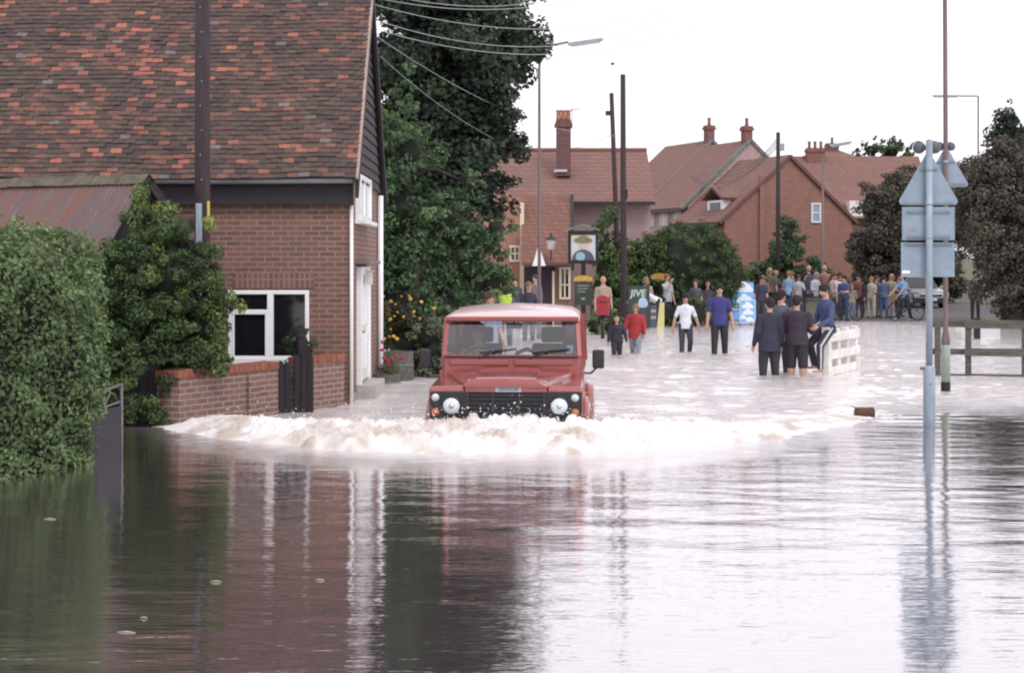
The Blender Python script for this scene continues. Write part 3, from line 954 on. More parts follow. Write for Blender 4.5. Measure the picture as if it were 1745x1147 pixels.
# rounded shoulders, billows and loose shoots
top_r = np.clip((zz - 2.35) / .47, 0, 1) ** 2
P[:, 0] = np.where(face == 0, P[:, 0] - top_r * .3, P[:, 0]); P[:, 1] = np.where(face == 1, P[:, 1] - top_r * .3, P[:, 1])
ed = np.minimum(np.minimum(-xx, -yy), .35); P[:, 2] -= np.where(face == 2, ((.35 - ed) / .35) ** 2 * .3, 0)
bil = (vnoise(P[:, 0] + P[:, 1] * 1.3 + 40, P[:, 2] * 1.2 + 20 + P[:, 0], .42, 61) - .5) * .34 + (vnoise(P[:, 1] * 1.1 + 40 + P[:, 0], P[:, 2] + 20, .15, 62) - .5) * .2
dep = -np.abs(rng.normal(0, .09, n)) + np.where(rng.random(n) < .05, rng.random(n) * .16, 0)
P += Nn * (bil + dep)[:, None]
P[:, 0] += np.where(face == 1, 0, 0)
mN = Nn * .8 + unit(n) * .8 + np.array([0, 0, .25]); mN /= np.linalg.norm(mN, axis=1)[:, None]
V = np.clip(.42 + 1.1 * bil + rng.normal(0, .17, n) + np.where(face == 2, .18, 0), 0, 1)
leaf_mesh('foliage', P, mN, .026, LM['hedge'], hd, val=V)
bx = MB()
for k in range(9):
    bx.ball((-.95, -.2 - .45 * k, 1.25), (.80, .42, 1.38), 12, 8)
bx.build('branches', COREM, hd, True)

# ivy clad bush hiding the shed's gable
bl = Vector((-4.42, 21.9, -.5))
ivy = bush('ivy_bush', 'dense ivy covered bush with yellowing shoots between hedge and cottage window', 'bush', bl,
     [(-.25, -.15, 1.25, .75, .55, .95), (.05, -.1, 2.2, .72, .55, .95), (.5, .1, 1.75, .36, .4, .7), (-.75, -.3, 1.75, .5, .5, .75), (-.75, -.25, 2.0, .45, .5, .8), (-.1, .1, 2.9, .36, .35, .48), (-.65, 0, 1.9, .35, .4, .65), (.5, .1, 2.2, .25, .3, .4)], 'ivy', 15000, .024, 330,
     corefac=.42, val=(.08, .6), rr=(.13, .28), inner=.7,
     extra=[(.62 + .1 * random.random(), 0, 1.2 + k * .16, .13, .2, .12, .6) for k in range(8)] + [(random.uniform(-.1, .75), -.35, random.uniform(2.1, 3.1), .09, .12, .1, .92) for k in range(5)]
           + [(.98, 0, 1.98, .1, .1, .09, .82), (.86, 0, 2.1, .08, .1, .08, .8), (.05, -.1, 3.2, .2, .2, .12, .72), (-.28, 0, 3.35, .12, .2, .25, .7), (-.3, 0, 3.05, .14, .2, .3, .6)])
# little shrub by the gate
bush('small_shrub', 'small leafy shrub growing behind the dark wooden gate', 'shrub', (-3.0, 24.35, -.5), [(0, 0, 1.5, .24, .2, .3), (.05, 0, 1.2, .28, .25, .4)], 'laurel', 9000, .022, 26, corefac=.5, val=(.1, .5))
# planting beyond the cottage
bush('flowering_shrub', 'dark shrub dotted with yellow flowers beyond the cottage corner', 'shrub', (-1.92, 31.5, -.5), [(0, 0, .9, .55, .5, .8), (-.1, 0, 1.55, .45, .4, .5), (.35, .1, .9, .4, .4, .6)], 'bronze', 5000, .035, 80, corefac=.5)
fo = bpy.data.objects['flowering_shrub']


def blossoms(parent, n, mt, place, r):
    fl = MB(); fl.lathe((0, 0, 0), [(r * .2, -r * .5), (r * .8, -r * .3), (r, .1 * r), (r * .75, r * .45), (r * .3, r * .5)], 7)
    first = fl.build('blossom', mt, parent)
    for k in range(n):
        o = first if k == 0 else first.copy()
        if k: C.objects.link(o)
        o.location = place(); o.rotation_euler = (random.uniform(.3, 1.6), random.uniform(-.6, .6), random.uniform(0, 6)); o.scale = [random.uniform(.7, 1.4)] * 3


blossoms(fo, 26, mat('yellow_petals', (.62, .40, .06), .6, .3, 9), lambda: (random.uniform(-.5, .55), -.44 + random.gauss(0, .06), random.uniform(1.1, 1.95)), .032)
bush('silver_shrub', 'grey green silver leaved shrub left of the red vehicle', 'shrub', (-1.35, 31.0, -.5), [(0, 0, .8, .5, .45, .72), (-.15, 0, 1.25, .36, .35, .45), (.3, 0, 1.0, .36, .4, .5)], 'grey', 6000, .028, 80, corefac=.5, val=(.2, .8))
for lab, x, y, hgt, rr_ in (('weathered wooden tub planter nearest the white drainpipe, red flowers above', -2.12, 29.2, .62, .24), ('taller weathered wooden tub planter under the yellow flowered shrub', -1.97, 30.2, .95, .26)):
    pl = thing('planter', lab, 'planter', (x, y, -.45), 0, 'tub planters by the cottage')
    t_ = MB(); t_.lathe((0, 0, 0), [(rr_ * .86, 0), (rr_, hgt * .5), (rr_ * .96, hgt), (rr_ * .88, hgt), (rr_ * .86, hgt - .05)], 18)
    t_.build('tub', M['greywood'], pl, True)
    for zz_ in (.2, .75): MB().lathe((0, 0, hgt * zz_), [(rr_ * (1.0), -.015), (rr_ * 1.02, 0), (rr_ * 1.0, .015)], 18).build('hoop', M['lead'], pl, True)
rf = thing('red_flowers', 'clump of red geraniums at the cottage corner', 'flowers', (-2.1, 29.5, .1))
blossoms(rf, 16, mat('red_petals', (.5, .03, .03), .6, .3, 9), lambda: (random.gauss(0, .09), random.gauss(0, .08), .28 + random.gauss(0, .09)), .03)
Pz, Nz, Vz = clump_points([(0, 0, .1, .2, .2, .16, .4)], 9000)
leaf_mesh('foliage', Pz, Nz, .025, LM['laurel'], rf, val=Vz)

# the tall dark tree behind the cottage
tl = Vector((-2.2, 42, -.4))
bigs = [(-.8, 1, 3.2, 2.2, 2.0, 2.6), (.2, 0, 5.2, 2.3, 2.2, 2.4), (.4, 0, 7.8, 2.5, 2.4, 2.2), (-.2, 0, 10.2, 2.3, 2.3, 2.3), (1.6, 0, 5.6, 1.3, 1.2, 1.2), (2.0, 0, 8.3, 1.35, 1.2, 1.0), (2.55, 0, 7.5, .55, .6, .45), (2.3, 0, 9.4, 1.0, 1.0, .8), (1.5, .3, 3.9, 1.05, 1.0, 1.0), (1.2, 0, 2.5, .8, .8, 1.2), (-2.6, 0, 5, 1.5, 1.5, 4)]
bush('broad_tree', 'tall dark leafed tree filling the space behind the cottage', 'tree', tl, bigs, 'tree', 900, .08, 780, trunk=((0, 0, 8.5), .3), corefac=.34, val=(.05, .75), rr=(.13, .27), inner=.4, crown='crown')
# paler bush standing in front of the tree
bush('laurel_tree', 'pale green bushy laurel in front of the dark tree', 'tree', (-2.0, 37.0, -.4),
     [(-.55, 0, 1.6, 1.1, .9, 1.7), (-.35, 0, 3.4, 1.15, .9, 1.5), (-.25, 0, 4.9, .8, .7, 1.1), (-.3, 0, 6.0, .45, .5, .8), (.75, .3, 3.2, .85, .7, 1.1), (1.2, .4, 2.2, .75, .7, 1.0), (.5, 0, 1.3, .8, .7, 1.2), (1.65, .4, 3.15, .5, .5, .6), (1.55, .5, 2.0, .6, .6, .9), (1.0, .5, 4.2, .5, .5, .6)], 'laurel', 1300, .06, 400, trunk=((-.3, 0, 5), .14), corefac=.34, val=(.08, .8), rr=(.13, .28), inner=.4, crown='crown')

# hedges and bushes far beyond the flood
bush('far_bush', 'loose yellow green bush behind the telegraph poles', 'bush', (3.3, 58, -.1), [(-.2, 0, 2.2, .55, .6, 2.0), (.35, 0, 1.6, .8, .7, 1.5), (1.15, .2, 1.4, .9, .7, 1.6), (.9, .2, 2.6, .55, .5, .6)], 'far', 1900, .052, 190, corefac=.45, val=(.15, .75), crown='foliage')
bush('rounded_hedge', 'big rounded dark hedge behind the walking people', 'hedge', (6.0, 59, -.05), [(0, 0, 1.75, 1.75, 1.2, 1.75), (-1.0, 0, 1.5, 1.1, 1.0, 1.6), (1.0, 0, 1.55, .95, 1.0, 1.55)], 'far', 2600, .042, 700, corefac=.8, val=(.1, .6), rr=(.07, .14), inner=.9)
bush('low_bush', 'low yellow green bush beside the people by the hedge', 'bush', (5.85, 56.6, -.05), [(0, 0, .55, .7, .5, .62), (-.9, .2, .45, .6, .5, .5), (-2.6, .2, .5, .6, .5, .6)], 'far', 1500, .05, 60, corefac=.7, val=(.3, .9))
bush('garden_bush', 'upright garden bush in front of the brick gable', 'bush', (11.6, 73, .1), [(-.1, 0, 2.0, .85, .8, 1.1), (0, 0, 3.2, .5, .5, .9), (-1.0, 0, 1.3, .8, .7, .9), (.95, 0, 1.3, .9, .7, 1.0), (.45, 0, 2.9, .4, .4, .6)], 'laurel', 1700, .06, 210, corefac=.45, val=(.12, .7), crown='foliage')
bush('dark_tree', 'dull brownish dark tree between the brick gable and the road signs', 'tree', (16.0, 74, .1),
     [(-.5, 0, 2.6, 1.1, 1.1, 2.2), (.5, 0, 3.6, 1.3, 1.2, 2.2), (.6, 0, 5.2, .95, 1.0, 1.1), (1.6, 0, 3.4, 1.4, 1.1, 2.0), (-.3, 0, 1.4, 1.2, 1.1, 1.2), (2.8, 0, 4.4, 1.5, 1.1, 1.8), (3.8, 0, 4.6, 1.3, 1.1, 1.9), (2.3, 0, 2.6, 1.2, 1.0, 1.2), (4.4, 0, 3.0, .8, .9, 1.2), (-.6, 0, 4.6, .8, .8, .9)], 'beech', 1300, .066, 460, trunk=((.4, 0, 4.5), .2), corefac=.4, val=(.12, .5), crown='crown')
bush('dark_tree', 'wide dull brownish dark tree overhanging the timber fence at the far right', 'tree', (16.6, 57, -.05),
     [(-.2, 0, 3.6, 1.6, 1.4, 2.4), (-1.3, .2, 4.2, 1.0, 1.0, 1.6), (-.6, 0, 5.6, .8, .9, .8), (1.0, 0, 2.8, 1.9, 1.4, 2.6), (-.2, 0, 1.8, 1.35, 1.2, 1.6), (.2, 0, 5.0, 1.2, 1.2, 1.2), (2.2, 0, 4.0, 1.6, 1.4, 2.4), (-.8, 0, 4.8, .8, .9, 1.0), (1.0, -.5, 1.2, 1.9, 1.0, 1.1)], 'beech', 1300, .064, 460, trunk=((.3, 0, 4.5), .25), corefac=.5, val=(.12, .5), crown='crown')
bush('low_bush', 'low yellow green bush just behind the red post box', 'bush', (W(1032, HY, 50).x, 50, -.1), [(0, 0, .45, .42, .35, .5), (-.35, .1, .35, .35, .3, .4), (.35, .1, .3, .35, .3, .35)], 'far', 2200, .04, 50, corefac=.5, val=(.5, 1))
bush('conifer', 'dark upright conifer standing above the wide brownish tree at the right edge', 'tree', (17.1, 60, -.05), [(.1, 0, 6.0, .65, .7, 1.6), (.3, 0, 4.2, .9, .9, 2.4), (.25, 0, 7.2, .35, .4, .9)], 'tree', 1100, .08, 150, trunk=((.2, 0, 7), .14), corefac=.5, crown='crown')
bush('distant_tree', 'airy green tree on the skyline beyond the long roof', 'tree', (25.6, 120, .6), [(-.6, 0, 9.4, 1.2, 1.2, .9), (.7, 0, 9.3, 1.2, 1.2, 1.1), (-1.6, 0, 8.9, .7, .8, .7), (1.8, 0, 8.9, .8, .8, 1.0), (.1, 0, 8.3, 1.8, 1.2, .8)], 'laurel', 260, .14, 70, trunk=((0, 0, 9), .2), corefac=.35, crown='crown', val=(.1, .6), inner=.3)
bush('roadside_bush', 'dark bush at the roadside behind the parked pale car', 'bush', (18.6, 82, .2), [(0, 0, 1.2, 1.6, 1.0, 1.3), (-1.5, 0, 1.0, 1.0, .9, 1.1), (2.0, 0, 1.3, 1.3, 1.0, 1.5)], 'beech', 700, .1, 100, corefac=.5)
gs = np.stack([rng.uniform(8.2, 15.5, 2600), rng.uniform(59.6, 61.5, 2600), np.zeros(2600)], 1)
gs = gs[(gs[:, 0] > 12.6)]


# ------------------------------------------------------------------ poles, lamps, wires, signs
def gz(Y): return bed_z(Y)


def pole(name, label, cat, px, pyt, Y, d, mt, leanpx=0, group=None, taper=.8):
    b = W(px, HY, Y); top = W(px + leanpx, pyt, Y)
    t = thing(name, label, cat, (b.x, Y, gz(Y) - .1), 0, group)
    m_ = MB()
    hh = top.z - gz(Y) + .1
    m_.tube([(0, 0, 0), (.5 * (top.x - b.x), 0, hh * .5), (top.x - b.x, 0, hh)], [d / 2, d / 2 * (1 + taper) / 2, d / 2 * taper], 12)
    m_.build('shaft', mt, t, True)
    return t, Vector((top.x - b.x, 0, hh))


t, top = pole('telegraph_pole', 'thick dark telegraph pole standing in front of the cottage roof', 'pole', 345, -170, 23.3, .225, M['pole'], 0, 'telegraph poles', .88)
near_pole = t
m_ = MB()
m_.box(-.065, .015, -.16, -.105, 1.55, 3.43); m_.build('cable_guard', M['galv'], t, bevel=.006)
m_ = MB(); m_.box(.085, .12, -.13, -.118, 3.24, 3.46); m_.build('plate', mat('yellow_plate', (.62, .47, .12), .5, .1, 9), t, bevel=.002)
for k in range(9): MB().ball((.0 + .01 * (-1) ** k, -.118, 3.75 + .33 * k), .010, 6, 4).build('step_bolt', M['galv'], t)
t, top = pole('telegraph_pole', 'tallest straight dark telegraph pole beside the jive sign', 'pole', 1063, 127, 54, .215, M['pole'], -1.5, 'telegraph poles', .72)
tall_pole_top = Vector(t.location) + top
m_ = MB(); m_.ball(top, (.072, .072, .03)); m_.build('pole_cap', M['lead'], t)
m_ = MB(); m_.box(.07, .12, -.06, .06, 4.25, 4.55); m_.build('junction_box', M['black'], t, bevel=.01)
t, top = pole('telegraph_pole', 'slimmer leaning telegraph pole left of the tallest one', 'pole', 1057, 158, 58, .19, M['pole'], -15, 'telegraph poles', .75)
m_ = MB(); m_.box(top.x - .2, top.x - .02, -.05, .05, top.z - .75, top.z - .6); m_.build('insulator_bracket', M['black'], t)
t, top = pole('telegraph_pole', 'telegraph pole with fanned wires before the brick gable', 'pole', 1326, 225, 70, .2, M['pole'], 0, 'telegraph poles', .8)
mid_pole_top = Vector(t.location) + top
m_ = MB(); m_.box(.05, .25, -.06, .06, top.z - .75, top.z - .45); m_.build('junction_box', M['galv'], t, bevel=.01)


def lamp(label, px, Y, pyt, headpx, headpy, hl_, d, mt, curve=.6, name='street_lamp', tip=None):
    """column, curved bracket arm toward headpx, lantern"""
    b = W(px, HY, Y)
    t = thing(name, label, 'street lamp', (b.x, Y, gz(Y) - .1), 0, 'street lamps')
    ht = W(px, pyt, Y).z - gz(Y) + .1
    m_ = MB(); m_.tube([(0, 0, 0), (0, 0, 1.15), (0, 0, 1.3), (0, 0, ht)], [d * .9, d * .9, d * .55, d * .42], 12); m_.build('column', mt, t, True)
    hp = W(headpx, headpy, Y); hx, hz = hp.x - b.x, hp.z - gz(Y) + .1
    sg = 1 if hx > 0 else -1
    m_ = MB(); m_.tube([(0, 0, ht - .05), (sg * .06, 0, ht + (hz - ht) * .55), (sg * .25, 0, ht + (hz - ht) * .85), (hx - sg * hl_ * .5, 0, hz)], d * .35, 8); m_.build('arm', mt, t, True)
    ang = math.atan2(hz - ht, abs(hx)) * .3
    m_ = MB()
    Mx = Matrix.Translation((hx, 0, hz)) @ Matrix.Rotation(-sg * ang, 4, 'Y')
    m_.box(-hl_ / 2, hl_ / 2, -.09, .09, -.03, .05, Mx)
    hd_ = m_.build('lantern', M['galv'], t, bevel=.02)
    m_ = MB(); m_.box(-hl_ * .42, hl_ * .42, -.07, .07, -.075, -.03, Mx); m_.build('lamp_cover', mat('lamp_diffuser', (.55, .55, .52), .2, .1, 5), hd_, bevel=.015)
    return t


lamp('brown street lamp rising in front of the big tree', 919, 47, 112, 998, 71, .95, .085, M['lampbrown'])
lamp('street lamp with sloping lantern before the brick gable end', 1402, 68, 262, 1432, 245, .9, .11, M['lampbrown'])
lamp('distant street lamp reaching left above the wide brownish tree', 1667, 90, 163, 1612, 163, 1.4, .1, M['lampbrown'])
# near right lamp column with a green painted base, top out of frame
lb = W(1611.5, HY, 27.3)
rl = thing('street_lamp', 'tall brown lamp column with a pale green base rising from the flood', 'street lamp', (lb.x, 27.3, -.5), 0, 'street lamps')
m_ = MB(); m_.lathe((0, 0, 0), [(.076, -.05), (.076, .63), (.074, .66)], 16); m_.build('black_base', M['rubber'], rl, True)
m_ = MB(); m_.lathe((0, 0, 0), [(.0725, .655), (.0725, 1.22), (.07, 1.25)], 16); m_.build('base', M['lampgreen'], rl, True)
m_ = MB(); m_.tube([(0, 0, 1.24), (0, 0, 1.33), (0, 0, 1.42), (0, 0, 1.5), (0, 0, 4.3), (-.02, 0, 8.6)], [.071, .068, .05, .038, .036, .031], 14); m_.build('column', M['lampbrown'], rl, True)
m_ = MB(); m_.tube([(-.02, 0, 8.55), (-.05, 0, 8.8), (-.3, 0, 8.95), (-.9, 0, 9.0)], .025, 8); m_.build('arm', M['lampbrown'], rl, True)
m_ = MB(); m_.box(-1.5, -.85, -.1, .1, 8.94, 9.04); m_.build('lantern', M['galv'], rl, bevel=.02)


def tri_plate(mb, cx, zb, side, th, y, r=.045):
    """rounded triangle standing upright, base at zb"""
    h = side * math.sqrt(3) / 2
    cs = [(cx - side / 2, zb), (cx + side / 2, zb), (cx, zb + h)]
    pts = []
    cen = (cx, zb + h / 3)
    for (x, z), a0 in zip(cs, (150, 270, 30)):
        d_ = math.hypot(cen[0] - x, cen[1] - z)
        ux, uz = (cen[0] - x) / d_, (cen[1] - z) / d_
        ox, oz = x + ux * 2 * r, z + uz * 2 * r
        for k in range(7):
            a = R(a0 + 120 * k / 6)
            pts.append((ox + r * math.cos(a), oz + r * math.sin(a)))
    mb.prism(pts, lambda x, z: (x, y, z), lambda x, z: (x, y + th, z))


def hoods(parent, cx, z, y, s=1):
    """pair of flashing amber lamps under round hoods, seen from behind"""
    for q in (-1, 1):
        m_ = MB()
        pr = [(x, zz) for x, zz in ((.001, .0), (.07, .01), (.098, .05), (.1, .1))]
        m_.lathe((cx + q * .125 * s, y + .03, z), [(r_ * s, -hh * s) for r_, hh in pr], 16, '-y')
        h_ = m_.build('warning_lamp', mat('grey_lamp_case', (.1, .1, .12), .5, .2, 6), parent, True)
        m_ = MB()
        n = 14
        vs = []
        for yy in (y + .12, y + .27):
            for k in range(n + 1):
                a = math.pi * (-.08 + 1.16 * k / n)
                vs.append((cx + q * .125 * s + .112 * s * math.cos(a), yy, z + .112 * s * math.sin(a)))
        m_.add(vs, [(k, k + 1, n + 2 + k, n + 1 + k) for k in range(n)])
        v_ = m_.build('visor', M['black'], h_, True)
        so_ = v_.modifiers.new('solid', 'SOLIDIFY'); so_.thickness = .006


# the road sign in the water, seen from behind
sgp = W(1583.5, HY, 21.6)
sg = thing('road_sign', 'grey back of a triangular road sign above two plates, post in the flood', 'road sign', (sgp.x, 21.6, -.5))
m_ = MB(); m_.lathe((0, 0, 0), [(.074, 0), (.074, 1.21), (.066, 1.235), (.045, 1.25)], 18); m_.build('post_base', M['galv'], sg, True)
m_ = MB(); m_.tube([(0, 0, 1.24), (0, 0, 4.06)], .043, 16); m_.ball((0, 0, 4.06), (.043, .043, .015)); m_.build('post', M['galv'], sg, True)
m_ = MB(); m_.box(-.11, -.06, -.03, .03, 1.19, 1.23); m_.ball((0, -.075, 1.02), .012, 8, 5); m_.build('access_latch', M['lead'], sg, bevel=.004)
zt = 2 + (452 - 346) / 136.6 + .5
m_ = MB(); tri_plate(m_, .005, zt - .02, .80, .006, .06); m_.build('warning_triangle', M['signback'], sg)
m_ = MB(); m_.prism([(-.335, 0), (.345, 0), (.345, .43), (-.335, .43)], lambda x, z: (x, .062, z + 2.5 + 2 - 1.998 + .32), lambda x, z: (x, .068, z + 2.82 + .002)); 
m_.v = []; m_.f = []; m_.m = []
zs = lambda py: 2.5 + (452 - py) / 136.6
m_.box(-.325, .335, .062, .068, zs(409), zs(352)); m_.build('upper_plate', M['signback'], sg, bevel=.002)
m_ = MB(); m_.box(-.335, .335, .07, .076, zs(472), zs(413)); m_.build('lower_plate', M['signback'], sg, bevel=.002)
chm = mat('sign_channel', (.17, .21, .25), .5, .2, 5)
for py, wd_ in ((288, .11), (347, .31), (361, .27), (404, .27), (415, .30)):
    MB().box(-wd_ + .005, wd_ + .005, .043, .0605, zs(py) - .014, zs(py) + .014).build('channel', chm, sg, bevel=.003)
for py in (288, 347, 404): MB().lathe((0, 0, zs(py) - .018), [(.0475, 0), (.0475, .036)], 16).build('clamp', M['galv'], sg, True)
m_ = MB(); m_.box(-.325, -.225, .066, .0695, zs(466), zs(461)); m_.build('sticker', M['white'], sg)
m_ = MB(); m_.box(-.25, -.15, .059, .0618, zs(395.5), zs(391)); m_.build('worn_sticker', mat('faded_orange_sticker', (.4, .3, .24), .6, .4, 30), sg)
hoods(sg, 0, zs(250), .03, .78)
# second triangle hung on the lamp column (its own sign)
s2 = thing('road_sign', 'smaller looking grey triangle sign clamped to the brown lamp column behind', 'road sign', (lb.x, 27.3, 0))
m_ = MB(); zz2 = 2 + (452 - 318) / 108.06
tri_plate(m_, .02, zz2, .76, .006, .055); m_.build('warning_triangle', M['signback'], s2)
for dz, wd_ in ((.03, .3), (.38, .13)):
    MB().box(-wd_, wd_ + .03, .037, .0545, zz2 + dz, zz2 + dz + .03).build('channel', chm, s2, bevel=.003)
    MB().lathe((0, 0, zz2 + dz), [(.044, 0), (.044, .034)], 14).build('clamp', M['galv'], s2, True)
hoods(s2, .02, zz2 + .64, .0, .68)


M['wire'] = mat('pale_weathered_wire', (.42, .44, .46), .6, .2, 5)


def wire(pts, r, label, group, mt=None):
    m_ = MB(); m_.tube(pts, r, 5)
    return tag(m_.build('overhead_wire', mt or M['lead'], None, True), label, 'wire', group)


def sagline(a, b, sag, n=22):
    return [a.lerp(b, k / n) - Vector((0, 0, sag * 4 * (k / n) * (1 - k / n))) for k in range(n + 1)]


# wires run from behind the cottage gable to the far side of the tree
ends = [((560, -40), (1100, -60), 60), ((560, -25), (1120, -48), 52), ((560, -18), (1135, 18), 46), ((560, 3), (1150, 28), 62), ((560, 22), (1180, 44), 58)]
wl_ = ['topmost', 'second', 'third', 'fourth', 'lowest']
for k, ((xa, ya), (xb, yb), sg_) in enumerate(ends):
    Ya, Yb = 33, 41
    wire(sagline(W(xa, ya, Ya), W(xb, yb, Yb), sg_ * 37 / F * 1.0), .007, '%s of the five sagging overhead wires crossing the dark tree' % wl_[k], 'sagging overhead wires', M['wire'])
wire(sagline(W(640, 60, 34), tall_pole_top + Vector((0, 0, -1.9)), .55), .006, 'upper thin wire slanting across the dark tree toward the tall pole', 'service wires', M['wire'])
wire(sagline(W(648, 95, 34), W(905, 262, 44), .25), .005, 'lower of two thin wires slanting down across the dark tree', 'service wires', M['wire'])
wire(sagline(W(1043, 228, 58), W(975, 252, 61), .1), .007, 'faint wire from the leaning pole to the chimney roof', 'service wires', M['lead'])
for k, (px, py, Y) in enumerate(((1205, 262, 85), (1190, 275, 86), (1178, 290, 86.5), (1165, 300, 88))):
    wire(sagline(mid_pole_top + Vector((0, 0, -.2 - .12 * k)), W(px, py + 8, Y), .9), .016, '%s of the wires fanning from the pole to the terrace roofs' % ('highest', 'second', 'third', 'lowest')[k], 'wires to the terrace', M['lead'])

# ------------------------------------------------------------------ fences in the water
wf = thing('white_railing', 'white painted timber railing standing in the flood, a man perched on its end', 'railing', (W(1408, HY, 31.4).x, 31.4, -.24), math.atan2(2.15, .96))
M['wornwhite'] = mat('worn_white_paint', (.8, .8, .78), .6, .1, 3, col2=(.62, .58, .52))
Lr = 2.3
for k in range(4):
    m_ = MB(); x = .02 + k * (Lr - .1) / 3
    s = .075 if k == 0 else .06
    m_.box(x - s, x + s, -s, s, 0, 1.12 if k == 0 else 1.07)
    m_.build('post', M['wornwhite'], wf, bevel=.012)
for z0_, z1_ in ((.24, .39), (.53, .69), (.85, 1.02)):
    m_ = MB(); m_.box(0, Lr, -.098, -.064, z0_, z1_); m_.build('rail_board', M['wornwhite'], wf, bevel=.006)
tf_ = thing('timber_fence', 'weathered post and rail timber fence standing in the flood at the right', 'fence', (W(1590, HY, 31.5).x, 31.5, -.24), R(-14))
for k in range(4):
    x = [.08, .62, 1.62, 2.9][k]
    m_ = MB(); s = .055 if k < 2 else .07
    m_.box(x - s, x + s, -s, s, 0, 1.2); m_.build('post', M['greywood'], tf_, bevel=.01)
for z0_, h_ in ((.19, .09), (.60, .14), (1.10, .15)):
    m_ = MB(); m_.box(0, 3.2, -.115 + .05, -.07 + .0, z0_, z0_ + h_); m_.v = []; m_.f = []; m_.m = []
    m_.box(-.1, .62, .058, .098, z0_ + .015, z0_ + h_ - .02); m_.box(.55, 3.4, -.118, -.072, z0_, z0_ + h_)
    m_.build('rail', M['greywood'], tf_, bevel=.008)
bo = thing('bollard', 'short dark timber bollard in the water beyond the timber fence', 'bollard', (W(1665, HY, 47).x, 47, -.2))
m_ = MB(); m_.box(-.075, .075, -.075, .075, 0, .72); m_.prism([(-.075, .72), (.075, .72), (.03, .78), (-.03, .78)], lambda x, z: (x, -.075, z), lambda x, z: (x, .075, z))
m_.build('post', M['darkwood'], bo, bevel=.01)
# floating log
lg = thing('floating_log', 'short reddish brown log floating in the ripples near the road sign', 'log', (W(1473, HY, 22.9).x, 22.9, .045), R(8))
m_ = MB(); m_.lathe((-.125, 0, 0), [(.062, 0), (.074, .01), (.077, .08), (.070, .15), (.078, .235), (.068, .25)], 16, 'x'); lo = m_.build('log', mat('wet_log_bark', (.12, .045, .03), .6, .5, 9, bump=.7), lg, True)
m_ = MB(); m_.tube([(-.1, -.02, .05), (-.16, -.03, .085), (-.2, -.05, .09)], [.008, .006, .004], 6); m_.build('twig_stub', M['bark'], lg, True)
dr = random.Random(4)
for k, (px, py, s_, lab) in enumerate(((215, 1080, .05, 'pale floating twig drifting by the left foreground reflection'), (85, 886, .05, 'long pale twig floating before the hedge'), (368, 993, .035, 'small bent straw floating below the window reflection'), (545, 990, .03, 'short straw floating below the cottage reflection'), (245, 1055, .022, 'tiny leaf scrap floating in the left foreground'))):
    Y = CZ * F / (py - HY)
    m_ = MB(); m_.tube([(-s_, 0, 0), (0, s_ * .2, .003), (s_, s_ * .1, 0)], [.002, .004, .002], 6)
    o = m_.build('floating_twig', mat('bleached_twig', (.45, .42, .34), .8, .2, 9), None, True)
    o.location = W(px, py, Y) + Vector((0, 0, .004)); o.rotation_euler.z = dr.uniform(-.4, .4)
    tag(o, lab, 'twig', 'floating litter')

# ------------------------------------------------------------------ far buildings
M['fartile'] = brick_mat('far_clay_tiles', (.25, .115, .095), (.19, .09, .08), (.12, .06, .055), bw=.3, rh=.16, ms=.02)
M['redtile'] = brick_mat('red_tile_hanging', (.26, .09, .066), (.17, .065, .052), (.1, .045, .04), bw=.25, rh=.14, ms=.02)
M['cream'] = mat('cream_paint', (.68, .58, .42), .6, .12, 5)
M['pink'] = mat('pink_render', (.42, .3, .29), .85, .15, 3)


def pent(mb, x0, x1, y0, y1, z0, ze, zr, ends=True):
    """gabled block along x: ridge in the middle of y"""
    ym = (y0 + y1) / 2
    mb.add([(x0, y0, z0), (x0, y1, z0), (x0, y1, ze), (x0, ym, zr), (x0, y0, ze), (x1, y0, z0), (x1, y1, z0), (x1, y1, ze), (x1, ym, zr), (x1, y0, ze)],
           [(0, 1, 2, 3, 4), (9, 8, 7, 6, 5), (0, 4, 9, 5), (1, 6, 7, 2), (2, 7, 8, 3), (3, 8, 9, 4)])
    return mb


def slab(mb, a, b, c, d, t=.12):
    """thick roof plane a,b,c,d"""
    a, b, c, d = map(Vector, (a, b, c, d))
    n = (b - a).cross(d - a).normalized() * t
    if n.z < 0: n = -n
    return mb.add([a, b, c, d, a + n, b + n, c + n, d + n], [(0, 3, 2, 1), (4, 5, 6, 7), (0, 1, 5, 4), (1, 2, 6, 5), (2, 3, 7, 6), (3, 0, 4, 7)])


def chim(parent, x, y, z0, z1, w, d, pots, mt, potm, name='chimney'):
    m_ = MB(); m_.box(x - w / 2, x + w / 2, y - d / 2, y + d / 2, z0, z1 - .22); m_.box(x - w / 2 - .06, x + w / 2 + .06, y - d / 2 - .06, y + d / 2 + .06, z1 - .22, z1 - .1); m_.box(x - w / 2 - .02, x + w / 2 + .02, y - d / 2 - .02, y + d / 2 + .02, z1 - .1, z1)
    c_ = m_.build(name, mt, parent)
    for k in range(pots):
        xx_ = x + (k - (pots - 1) / 2) * w / max(pots, 1)
        m_ = MB(); m_.lathe((xx_, y, z1), [(.1, 0), (.085, .12), (.08, .33), (.1, .36), (.1, .4)], 10)
        m_.build('chimney_pot', potm, c_, True)
    return c_


